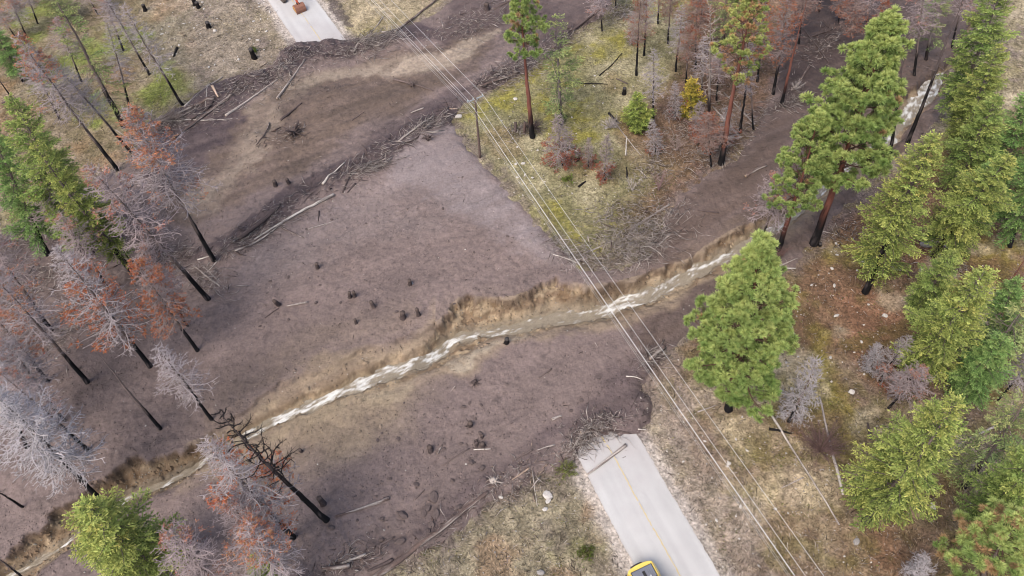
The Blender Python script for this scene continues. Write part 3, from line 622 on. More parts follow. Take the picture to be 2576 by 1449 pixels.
def snag_mesh(seed, H=22, zs=0.5, nb=46, R=1.7, col=(44,40,41), bend=1.0):
    """burnt snag: only stiff curved black limbs left"""
    g = np.random.default_rng(seed); li = MB(); cb = C(*col)
    z, d, L, u = branch_frames(g, nb, zs, H, R, lambda u: np.clip((1 - u) ** 0.5, 0.25, 1), -0.2, 0.6)
    for i in range(nb):
        k = 9; s = np.linspace(0, 1, k); side = unit(np.cross(d[i], UPV))
        P = np.array([0, 0, z[i]]) + d[i] * (s * L[i])[:, None] + UPV * (bend * L[i] * 0.35 * s ** 2)[:, None] + side * (0.16 * L[i] * np.sin(s * 4 + g.random() * 6))[:, None]
        add_tube(li, P, 0.026 * (1.2 - s) + 0.008, cb, 4, False)
        m = 9; st = 0.35 + 0.6 * g.random(m); b = np.stack([np.interp(st, s, P[:, c]) for c in range(3)], 1)
        add_cones(li, b, b + unit(d[i] + 0.9 * g.standard_normal((m, 3))) * L[i] * 0.35, 0.018, cb)
    return li.mesh('branches', M_TWIG), None
def shrub_mesh(seed, H=3.0, R=2.0, ns=26, col=(150,128,124), leaf=None, nleaf=0, r0=0.03):
    g = np.random.default_rng(seed); li = MB(); fo = MB()
    for i in range(ns):
        az = g.random() * 6.283; sp = R * (0.3 + 0.8 * g.random()); k = 6; s = np.linspace(0, 1, k)
        P = np.stack([np.cos(az) * sp * s, np.sin(az) * sp * s, H * (0.5 + 0.6 * g.random()) * s ** 0.8], 1) + np.cumsum(g.standard_normal((k, 3)) * 0.05, 0) * s[:, None]
        c = C(*col) * (0.7 + 0.5 * g.random()); add_tube(li, P, r0 * (1.1 - s) + 0.006, c, 4, False)
        m = 9; st = 0.3 + 0.7 * g.random(m); b = np.stack([np.interp(st, s, P[:, q]) for q in range(3)], 1)
        dd = unit(P[-1] - P[0]) ; E = b + unit(dd + 0.6 * g.standard_normal((m, 3))) * (0.25 + 0.3 * R * g.random((m, 1))); add_cones(li, b, E, 0.013, c * 1.05)
        b2 = np.repeat(b, 4, 0) + np.repeat(E - b, 4, 0) * g.random((m * 4, 1)); e2 = b2 + unit(dd + 0.8 * g.standard_normal((m * 4, 3))) * (0.2 + 0.15 * R * g.random((m * 4, 1))); add_cones(li, b2, e2, 0.009, c * 1.1)
        if leaf:
            q = g.integers(0, m * 4, nleaf); add_blades(fo, b2[q] + (e2[q] - b2[q]) * g.random((nleaf, 1)), g.standard_normal((nleaf, 3)) * 0.13, 0.04, C(*leaf) * (0.6 + 0.7 * g.random((nleaf, 1))), g)
    return li.mesh('stems', M_TWIG), (fo.mesh('leaves', M_FOLIAGE, False) if fo.n else None)

_tm, _cm = {}, {}
def trunk_of(kind, v):
    if (kind, v) not in _tm: _tm[(kind, v)] = trunk_mesh(kind, 11 + v * 7)
    return _tm[(kind, v)]
KIND = {  # crown builder, nominal height, nominal radius, trunk bark, names of the parts, object name, category
 'fir':      (lambda v: fir_mesh(100 + v), 24, 3.6, 'burnt', 'fir_tree', 'fir tree'),
 'firy':     (lambda v: fir_mesh(130 + v, hue=(0.10, -0.02)), 24, 3.6, 'grey', 'fir_tree', 'fir tree'),
 'fird':     (lambda v: fir_mesh(160 + v, hue=(-0.18, 0.10), dens=0.95), 24, 3.6, 'burnt', 'fir_tree', 'fir tree'),
 'firthin':  (lambda v: fir_mesh(190 + v, nb=70, dens=0.60, sparse=0.32, hue=(0.08, 0.35)), 24, 3.6, 'grey', 'fir_tree', 'fir tree'),
 'firsmall': (lambda v: fir_mesh(220 + v, H=6, R=1.8, zs=0.06, nb=60, dens=1.8, hue=(0.05, -0.1)), 6, 1.8, 'grey', 'fir_sapling', 'fir tree'),
 'gold':     (lambda v: fir_mesh(240 + v, H=6, R=1.8, zs=0.06, nb=60, dens=1.9, hue=(0.55, -0.35)), 6, 1.8, 'grey', 'juniper_bush', 'bush'),
 'pine':     (lambda v: pine_mesh(300 + v), 26, 4.2, 'red', 'pine_tree', 'pine tree'),
 'pinebig':  (lambda v: pine_mesh(320 + v, zs=0.20, nb=104, fill=1.2), 26, 4.2, 'red', 'pine_tree', 'pine tree'),
 'pinetall': (lambda v: pine_mesh(330 + v, zs=0.36, nb=96, fill=1.15), 26, 4.2, 'red', 'pine_tree', 'pine tree'),
 'pinethin': (lambda v: pine_mesh(340 + v, zs=0.62, nb=42, fill=0.9, brown=0.07, R=3.2, dens=0.8), 26, 3.2, 'red', 'pine_tree', 'pine tree'),
 'pineorange': (lambda v: pine_mesh(360 + v, zs=0.3, nb=44, brown=0.26, tuft=0.55, fill=0.8), 26, 4.2, 'burnt', 'pine_tree', 'pine tree'),
 'deadrust': (lambda v: dead_mesh(450 + v, col=(168,142,132), needles=[(0, 1, 0.45)], ncol=(178,112,84), nb=110), 22, 2.9, 'burnt', 'dead_conifer', 'dead tree'),
 'pinedying': (lambda v: pine_mesh(350 + v, zs=0.55, nb=40, fill=0.75, brown=0.20, R=3.2, dens=0.55, tint=np.array([1.08, .96, .95]), tuft=.38), 26, 3.2, 'red', 'pine_tree', 'pine tree'),
 'dead':     (lambda v: dead_mesh(400 + v), 22, 2.9, 'burnt', 'dead_conifer', 'dead tree'),
 'deadthin': (lambda v: dead_mesh(420 + v, nb=70, tw=9, R=2.0, zs=0.35), 22, 2.0, 'grey', 'dead_conifer', 'dead tree'),
 'deadpink': (lambda v: dead_mesh(440 + v, col=(184,166,164), needles=[(0, 1, 0.10), (0.6, 1, 0.3)], ncol=(202,146,124)), 22, 2.9, 'burnt', 'dead_conifer', 'dead tree'),
 'deadtop':  (lambda v: dead_mesh(460 + v, col=(186,172,172), needles=[(0.0, 0.4, 0.12), (0.5, 1.0, 0.75)], ncol=(214,150,116), nb=110), 22, 2.9, 'burnt', 'dead_conifer', 'dead tree'),
 'deadlow':  (lambda v: dead_mesh(480 + v, col=(192,180,180), needles=[(0.0, 0.55, 0.72), (0.55, 0.75, 0.3)], ncol=(208,128,90), nb=110, nmul=1.3, zs=0.3), 22, 2.9, 'burnt', 'dead_conifer', 'dead tree'),
 'deadorange': (lambda v: dead_mesh(500 + v, col=(170,152,148), needles=[(0, 1, 0.62)], ncol=(200,128,94), nb=100, nmul=1.5, zs=0.38), 22, 2.9, 'burnt', 'dead_conifer', 'dead tree'),
 'deadwhite': (lambda v: dead_mesh(520 + v, col=(206,198,200), nb=120, tw=13, zs=0.38), 22, 2.9, 'black', 'dead_conifer', 'dead tree'),
 'deadsmall': (lambda v: dead_mesh(540 + v, H=8, R=1.9, zs=0.10, nb=70, tw=11, col=(184,172,170), droop=0.45, needles=[(0, 0.4, 0.25)], ncol=(176,104,78)), 8, 1.9, 'burnt', 'dead_conifer', 'dead tree'),
 'deadgreysmall': (lambda v: dead_mesh(560 + v, H=8, R=1.9, zs=0.10, nb=74, tw=12, col=(194,186,188), droop=0.4), 8, 1.9, 'burnt', 'dead_conifer', 'dead tree'),
 'deadredsmall': (lambda v: dead_mesh(580 + v, H=8, R=1.9, zs=0.08, nb=74, tw=11, col=(176,160,156), droop=0.5, needles=[(0, 0.42, 0.8)], ncol=(180,112,90), nmul=1.6), 8, 1.9, 'burnt', 'dead_conifer', 'dead tree'),
 'snag':     (lambda v: snag_mesh(600 + v), 22, 1.7, 'black', 'burnt_snag', 'burnt tree'),
 'snagbare': (lambda v: snag_mesh(620 + v, nb=14, R=1.1, zs=0.4, col=(120,106,102), bend=0.4), 22, 1.1, 'burnt', 'burnt_snag', 'burnt tree'),
 'snagred':  (lambda v: snag_mesh(640 + v, nb=26, R=2.4, zs=0.45, col=(128,104,98), bend=0.2), 22, 2.4, 'red', 'burnt_snag', 'burnt tree'),
 'snaggrey': (lambda v: snag_mesh(660 + v, nb=44, R=3.0, zs=0.25, col=(200,186,176), bend=0.5), 22, 3.0, 'grey', 'burnt_snag', 'burnt tree'),
}
GROUPS = {'fir': 'living firs of the forest edge', 'pin': 'living pines', 'dea': 'fire-killed grey and orange conifers', 'sna': 'burnt snags', 'gol': None}
def tree(kind, bx, by, tx, ty, R, label, v=0, bark=None, tr=None, dz=0.0):
    f, H0, R0, bk, oname, cat = KIND[kind]; bark = bark or bk
    P = at(bx, by); D = ray(tx, ty); O_ = np.array([0, 0, CAM_H])
    # the top is the point of the sight line closest to the plumb line over the base
    a = D; w0 = O_ - P; aa, bb_, cc_ = a @ a, a @ UPV, 1.0; dd, ee = a @ w0, UPV @ w0
    tpar = (bb_ * ee - cc_ * dd) / (aa * cc_ - bb_ * bb_); Q = O_ + a * tpar
    ax = Q - P; h = float(np.linalg.norm(ax))
    if (kind, v) not in _cm: _cm[(kind, v)] = f(v)
    limbs, leaf = _cm[(kind, v)]
    root = empty(oname, P - UPV * 0.15); tag(root, label, cat, GROUPS.get(kind[:3]))
    q = Vector((0, 0, 1)).rotation_difference(Vector(ax)); spin = Quaternion((0, 0, 1), random.random() * 6.283)
    root.rotation_mode = 'QUATERNION'; root.rotation_quaternion = q @ spin
    t = link('trunk', trunk_of(bark, v % 3), root); r = tr or ((0.0138 if oname in ('pine_tree', 'fir_tree') else 0.0098) * h + 0.06); t.scale = (r, r, h)
    R = R * RM.get(kind, 1.18 if kind[:3] == 'fir' else 1.8); sc = R / R0
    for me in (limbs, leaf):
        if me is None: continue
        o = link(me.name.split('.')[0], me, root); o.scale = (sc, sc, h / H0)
    TREES.append((kind, round(h, 1), oname, label))
    return root
TREES = []
RM = {'pine': 1.2, 'pinebig': 1.15, 'pinetall': 1.15, 'firthin': 1.7, 'pinethin': 1.2, 'pinedying': 1.25, 'pineorange': 1.3, 'firsmall': 1.5, 'gold': 1.5, 'snag': 1.2, 'snagbare': 1.1, 'snaggrey': 1.1, 'snagred': 1.1, 'deadsmall': 1.45, 'deadgreysmall': 1.35, 'deadredsmall': 1.6}
exec_trees = True
T = [
 # upper left slope
 ('firthin',312,318,112,-55,2.2,'tall thin conifer with a pale grey-green top leaning over the left slope',0,'burnt'),
 ('dead',376,188,255,-20,2.0,'dead black-footed conifer on the grassy slope left of the three black stumps',0),
 ('deadthin',459,264,308,10,1.9,'slender grey dead conifer standing just above the upper left log jam',0,'burnt'),
 ('deadthin',328,276,268,55,1.6,'very thin crooked dead tree between two thicker dead trunks on the left slope',1,'burnt'),
 ('deadpink',311,128,250,-40,1.8,'dead conifer with a short black trunk near the top edge, left of the stumps',0),
 ('deadpink',246,36,196,-60,2.0,'pinkish dead conifer whose black foot shows at the top edge',1),
 ('firthin',168,52,116,-40,2.4,'sparse green conifer at the top left edge with a black trunk foot',1,'black'),
 ('deadtop',68,95,22,-12,1.8,'orange-topped dead conifer in the upper left corner',0),
 ('deadpink',40,94,-12,20,1.8,'small pinkish dead conifer cut by the left edge in the upper corner',2),
 ('deadtop',296,428,42,88,2.7,'large dead conifer with an orange top and purple-grey lower branches beside the left firs',1),
 ('dead',330,382,128,150,2.2,'purple-grey dead conifer leaning behind the orange-topped one on the left',1),
 ('snagbare',32,250,-34,160,1.0,'bare black trunk standing at the left edge above the firs',0,'black'),
 ('fird',58,205,-18,66,2.4,'dark green fir cut by the left edge near the upper corner',0),
 ('deadtop',538,655,322,270,3.4,'big dead conifer with a salmon-orange tip standing in front of the upper left log jam',2),
 ('fir',232,644,28,245,3.6,'broad dark yellow-green fir at the left edge with drooping bare lower branches',0),
 ('fird',120,640,-40,300,3.2,'dark fir half cut by the left edge beside the broad one',1),
 ('firy',333,682,82,360,2.7,'pale yellow-green fir standing just right of the broad dark left fir',0,'burnt'),
 ('deadpink',524,752,222,418,3.0,'pinkish grey dead conifer whose long black trunk ends at the mud below the log jam',0),
 ('snagbare',350,687,255,545,1.0,'short black burnt pole between the pale fir and the orange tree',1,'black'),
 ('deadorange',497,882,338,655,2.4,'bright orange scorched conifer at the left edge of the open mud',0),
 ('deadlow',378,922,138,622,2.9,'conifer with a white-grey top and rusty orange lower half, left of the open mud',0),
 ('deadtop',220,962,-40,672,2.4,'dead conifer with an orange crown at the left edge and a long bare black trunk',0),
 ('snagbare',403,1078,238,880,1.2,'bare burnt pole with a grey foot and few black limbs in the left mud',2,'burnt'),
 ('deadthin',533,1055,390,868,1.9,'small pale dead conifer with a pinkish crown above the black snag',2,'black'),
 ('deadwhite',258,1265,-22,985,3.4,'whitish dead conifer with a long black trunk ending at the lower left bank',0),
 ('deadpink',222,1132,-10,930,2.0,'dead conifer with scraps of orange needles behind the whitish one at the left edge',1),
 ('deadwhite',70,1130,-60,850,2.8,'pale grey dead conifer at the left edge below the orange crown',1),
 ('snagbare',57,1275,-60,1200,1.0,'short black trunk lying in towards the left edge above the lower bank',0,'black'),
 ('snagbare',80,1470,-40,1380,1.0,'black trunk crossing the lower left corner',1,'black'),
 ('firy',412,1470,212,1266,4.2,'bright yellow-green fir at the bottom left in front of the creek bank',1),
 ('snag',822,1308,545,1032,2.4,'large coal-black snag with curled black limbs in the lower mud',0),
 ('deadlow',738,1352,515,1108,2.8,'dead conifer with a pale feathery top and bright orange foot beside the black snag',1),
 ('deadtop',745,1500,622,1322,2.6,'grey dead conifer with orange tips at the bottom edge, left of the bottom logs',1),
 ('fir',700,1530,640,1402,1.8,'small green fir top showing at the bottom edge',1),
 ('deadpink',600,1540,418,1335,2.4,'thin dead conifer with orange specks right of the bottom left fir',1),
 ('deadpink',130,830,-70,560,2.4,'pinkish grey dead conifer at the left edge below the firs',2),
 ('deadthin',300,600,215,470,1.6,'small leaning dead tree between the left firs and the log jam',0,'burnt'),
 # island in the middle
 ('pinethin',1340,345,1310,-25,2.6,'tall sparse pine with a long bare trunk beside the upper mud channel',0),
 ('firthin',1411,312,1398,38,2.5,'pale feathery blue-green conifer just right of the tall sparse pine',2),
 ('deadredsmall',1416,416,1402,292,2.3,'rusty bottomed grey dead conifer near the power pole',0),
 ('deadrust',1601,189,1614,-20,1.7,'black-trunked dead tree, front one of the pair at the top of the island',0,'black'),
 ('dead',1620,140,1630,-35,1.7,'dead tree with black trunk, rear one of the island top pair',2,'black'),
 ('deadpink',1515,78,1506,-40,2.0,'purple-grey dead conifer at the top tip of the island by the mud edge',1),
 ('deadrust',1550,20,1545,-70,2.0,'rusty dead conifer cut by the top edge above the island tip',0),
 ('deadthin',1644,305,1646,122,1.5,'slim dead conifer with a silver tip and black foot in the middle of the island',1,'black'),
 ('firsmall',1604,326,1604,238,1.5,'bright green bushy fir sapling in the middle of the island',0),
 ('gold',1738,294,1741,200,1.35,'golden yellow juniper bush in front of the grey snag',0),
 ('snaggrey',1783,298,1786,5,2.6,'silver-grey bare snag with long branches in the middle of the island wood',0),
 ('deadpink',1802,252,1815,120,1.7,'short pinkish dead conifer right of the silver snag',2,'black'),
 ('pinedying',1813,412,1900,-30,3.4,'tall red-trunked pine with a thin yellowing crown on the island edge',1),
 ('dead',1862,334,1892,90,1.4,'black dead trunk right behind the tall red-trunked island pine',1,'black'),
 ('snagbare',1896,326,1884,170,0.7,'thin bare pole right of the red-trunked island pine',2,'burnt'),
 ('deadrust',1790,421,1782,285,2.0,'rusty pink dead conifer with a black foot at the island mud edge',0,'black'),
 ('deadsmall',1651,386,1640,300,1.5,'small grey dead conifer at the bare twiggy centre of the island',0),
 ('deadredsmall',1521,454,1528,338,1.3,'small dead conifer with an orange waist in the lower island',1),
 ('deadrust',1750,172,1755,-30,2.1,'rusty grey dead conifer left of the silver snag near the top',1),
 ('deadthin',1700,180,1716,10,1.5,'thin grey dead tree near the top of the island wood',2,'burnt'),
 ('deadorange',1762,60,1772,-60,1.6,'rusty red dead conifer at the top edge above the silver snag',0),
 ('pinedying',1860,150,1890,-80,2.8,'thin greenish pine at the top edge behind the red-trunked pine',0),
 ('firthin',1818,120,1832,-60,2.0,'sparse grey-green conifer at the top edge left of the red-trunked pine',1),
 ('deadrust',1680,110,1690,-50,1.8,'dead conifer with a pinkish crown at the top between island pair and silver snag',2),
 # upper right
 ('snagred',1967,260,2038,-30,2.0,'bare reddish trunk with a black foot beside the dark upper right mud',0),
 ('deadorange',1945,237,1988,-40,2.0,'orange scorched conifer left of the bare reddish trunk',1),
 ('deadpink',2178,80,2196,-60,2.2,'pinkish grey dead conifer at the top edge above the tall pine',1),
 ('deadorange',2110,60,2118,-20,1.2,'small rusty dead conifer on the dark mud at the top right',0),
 ('dead',2060,30,2080,-90,1.8,'black-trunked dead tree at the top edge right of the reddish trunk',2,'black'),
 ('pinetall',2046,614,2238,48,5.0,'giant green pine with a red trunk and charred foot beside the upper creek',0),
 ('pine',1957,628,2062,285,3.3,'smaller green pine tucked against the left side of the giant pine',0),
 ('snagred',2242,385,2292,40,2.0,'sparsely branched black trunk nearer the giant pine by the creek',0,'black'),
 ('snagbare',2283,359,2432,-30,2.2,'long bare black trunk crossing the creek right of the giant pine',1,'black'),
 ('snagbare',2207,414,2228,320,0.6,'thin short black pole on the creek bank right of the giant pine',0,'black'),
 ('deadpink',2300,190,2330,-60,2.4,'grey dead conifer with lichen green tips at the top edge over the creek',0),
 ('firthin',2330,150,2372,-70,2.0,'sparse greyish fir at the top right over the creek',0),
 ('deadpink',1913,615,1966,432,2.6,'pinkish grey dead conifer on the creek bank left of the giant pine foot',0),
 # right-hand forest
 ('fir',2395,310,2530,-60,3.9,'big dark green fir in the upper right corner',2),
 ('firy',2395,400,2518,112,3.1,'yellow-green fir below the corner fir at the right of the creek',0),
 ('fir',2395,500,2510,240,3.2,'dull green fir with a rounded top on the right slope',0),
 ('fird',2500,500,2600,220,3.2,'dark green fir at the right edge beside the round topped fir',0),
 ('fird',2540,620,2650,330,3.2,'dark green fir cut by the right edge behind the bright fir',1),
 ('firy',2176,735,2352,338,3.7,'tall bright fir with a burnt foot on the red needle floor',1,'black'),
 ('firy',2346,644,2540,395,3.8,'large bright yellow-green fir near the right edge',0,'black'),
 ('fird',2440,600,2490,410,2.6,'olive fir between the two bright firs on the right slope',0),
 ('fir',2292,805,2400,632,2.4,'mid-green smaller fir left of the big yellow fir',1),
 ('firy',2290,962,2478,680,3.6,'big yellow-green fir with a grey trunk over the needle floor',1),
 ('deadsmall',2214,957,2290,845,1.7,'dead conifer with a thick black foot below the grey-trunked fir',1,'black'),
 ('firthin',2440,965,2585,765,3.0,'pale sparse fir with bare white branches at the right edge',2),
 ('fird',2405,1010,2530,850,2.8,'dark green fir below the pale sparse one at the right edge',0),
 ('snagred',2472,808,2600,620,1.5,'bare red-brown trunk leaning out to the right edge',1),
 ('snagred',2526,776,2610,670,1.2,'second thinner red-brown trunk at the right edge',0),
 ('dead',2512,1008,2610,890,2.2,'dead tree with a black foot at the right edge below the dark fir',0,'black'),
 ('deadpink',2235,1026,2325,925,1.9,'pinkish dead conifer with a black foot in the middle of the right forest',1),
 ('firy',2176,1312,2408,1010,3.8,'huge yellow-green fir with a charred foot in the lower right forest',0,'burnt'),
 ('fir',2210,1250,2262,1130,2.2,'dark green low fir behind the left flank of the huge fir',2),
 ('firthin',2425,1224,2592,990,2.6,'grey-green thin fir leaning out at the right edge above the orange tufted pine',0,'burnt'),
 ('fir',2478,1385,2605,1130,3.4,'dense green fir at the right edge in the lower forest',0),
 ('pineorange',2430,1530,2572,1300,3.4,'pine with orange and green needle tufts in the bottom right corner',0),
 ('deadgreysmall',2298,1480,2330,1398,1.9,'pale grey dead bushy conifer at the bottom edge in the right forest',0),
 ('deadgreysmall',2188,938,2212,864,1.5,'silver grey dead conifer top over the mossy right floor',1),
 ('deadgreysmall',1984,1060,2058,900,2.2,'light grey feathery dead conifer right of the central pine',0),
 ('pinebig',1832,1030,1922,612,4.9,'full bright green pine at the centre right between creek and power lines',1),
 # further burnt trees that crowd the island wood, the top edge and the left slope
 ('deadrust',1725,215,1735,60,1.5,'dead conifer left of the golden bush in the island wood',0,'burnt'),
 ('deadthin',1765,235,1772,90,1.5,'thin dead tree right of the golden bush with a grey trunk',0),
 ('deadredsmall',1760,345,1762,255,1.6,'reddish small dead conifer below the golden bush',0),
 ('deadsmall',1830,370,1826,270,1.6,'small grey dead conifer right beside the red trunk of the island pine',1),
 ('deadsmall',1700,300,1698,205,1.6,'small pinkish dead conifer left below the golden bush',0),
 ('deadrust',1850,215,1868,40,1.7,'pinkish dead conifer behind the tall red-trunked pine',1,'burnt'),
 ('deadorange',1905,205,1925,-10,1.8,'orange-brown dead conifer between the red-trunked pine and the bare reddish trunk',0),
 ('deadrust',2010,110,2030,-70,2.0,'dead conifer at the top edge right over the bare reddish trunk',0,'black'),
 ('deadrust',2140,150,2158,-20,1.9,'pinkish dead conifer behind the left flank of the giant pine top',2),
 ('deadrust',2210,170,2228,0,1.9,'rusty dead conifer behind the right flank of the giant pine top',1),
 ('deadpink',2395,120,2440,-80,2.2,'grey dead tree at the top edge left of the corner fir',2),
 ('deadrust',1655,60,1662,-80,1.6,'dead conifer cut by the top edge in the gap right of the island pair',0,'burnt'),
 ('deadsmall',1590,110,1592,40,1.3,'little dead conifer left of the island pair of black trunks',1),
 ('deadredsmall',1480,420,1482,345,1.0,'tiny rusty dead conifer on the lower island slope',1),
 ('deadpink',205,205,140,40,2.0,'pinkish dead conifer in the crowd of the upper left slope',0,'burnt'),
 ('dead',150,300,60,130,2.2,'grey dead conifer behind the orange-topped one near the left firs',0),
 ('deadtop',95,60,48,-60,2.0,'reddish dead conifer at the top edge near the left corner',0),
 ('deadpink',210,640,90,440,2.4,'grey-pink dead conifer between the two left firs',0),
 ('deadpink',280,740,150,540,2.4,'pinkish dead conifer above the white-topped orange one',1,'burnt'),
 ('deadorange',120,960,-60,740,2.4,'orange dead conifer at the left edge behind the long bare trunk',1),
 ('dead',160,1060,10,850,2.4,'grey dead conifer over the left mud above the whitish one',0),
 ('deadpink',470,820,360,620,1.8,'faint pink dead conifer right behind the bright orange tree',2),
 ('deadpink',690,1440,560,1240,2.2,'faint pinkish dead conifer in front of the foot of the orange-footed one',0,'burnt'),
 ('deadsmall',2255,1000,2270,935,1.3,'small dead conifer on the needle floor below the yellow fir',0),
 ('fird',2470,900,2560,700,2.6,'dark green fir behind the pale sparse fir at the right edge',1),
 ('deadpink',2400,880,2480,700,2.0,'reddish dead conifer in the shade right of the big yellow fir',1),
]
for row in T:
    kind, bx, by, tx, ty, R, lab, v = row[:8]
    tree(kind, bx, by, tx, ty, R, lab, v, row[8] if len(row) > 8 else None)
# shrubs
SH = [('bare_shrub',2062,1135,3.0,2.7,90,(128,104,100),None,'round purple-brown leafless shrub crossed by fallen poles on the right'),
 ('bare_shrub',1590,480,3.2,1.2,9,(206,194,188),None,'white upright leafless shrub at the lower island'),
 ('bare_shrub',1656,480,4.2,1.6,12,(170,140,136),None,'pinkish tall leafless shrub beside the white one on the island'),
 ('bare_shrub',1536,322,1.4,1.5,30,(186,176,174),None,'low silver shrub near the green sapling'),
 ('bare_shrub',1345,322,1.2,2.4,30,(110,94,92),None,'dark flattened bush at the foot of the sparse pine'),
 ('bare_shrub',2290,690,1.0,1.5,16,(140,120,110),None,'low brown bush by the pale rocks on the needle floor'),
 ('bare_shrub',1960,650,2.2,1.2,14,(128,100,94),None,'thin reddish bush on the bank under the smaller pine'),
 ('bare_shrub',1500,40,1.3,1.3,20,(150,130,126),None,'grey bush at the top tip of the island'),
 ('bare_shrub',440,300,1.3,2.0,26,(150,136,130),None,'grey brush at the upper edge of the left log jam'),
 ('bare_shrub',1750,320,2.4,1.8,18,(172,146,140),None,'pale pink brush left of the silver snag foot'),
 ('bare_shrub',1700,380,2.8,1.8,18,(176,156,148),None,'light brush on the red floor of the island'),
 ('bare_shrub',2150,60,2.6,2.0,20,(168,140,134),None,'pinkish brush on the dark mud at the top right'),
 ('bare_shrub',2000,225,1.2,1.4,16,(200,188,180),None,'white-twigged brush beside the reddish trunk'),
 ('green_shrub',640,138-6,0.5,0.5,10,(90,80,60),(110,130,60),'small green tuft beside the black stump by the upper road'),
 ('green_shrub',1425,1185,0.6,1.2,14,(110,100,70),(150,158,90),'light green weed patch left of the lower road'),
 ('green_shrub',1475,1390,0.5,0.9,12,(100,90,60),(112,128,58),'green weed patch near the bottom edge left of the road'),
 ('green_shrub',1430,455,0.5,0.9,12,(100,90,60),(130,150,70),'small bright green plant by the lower island log'),
 ('green_shrub',1410,300,0.5,0.8,12,(80,80,50),(70,110,48),'dark green seedling under the feathery conifer'),
 ('green_shrub',1775,800,1.6,1.2,16,(110,90,70),(124,136,70),'green young growth on the left skirt of the central pine'),
]
for i, (nm, x, y, H, R, ns, c, lf, lab) in enumerate(SH):
    a, b = shrub_mesh(700 + i, H, R, ns, c, lf, 40 if lf else 0)
    root = empty(nm, at(x, y)); tag(root, lab, 'shrub', 'low bushes')
    link('stems', a, root)
    if b: link('leaves', b, root)

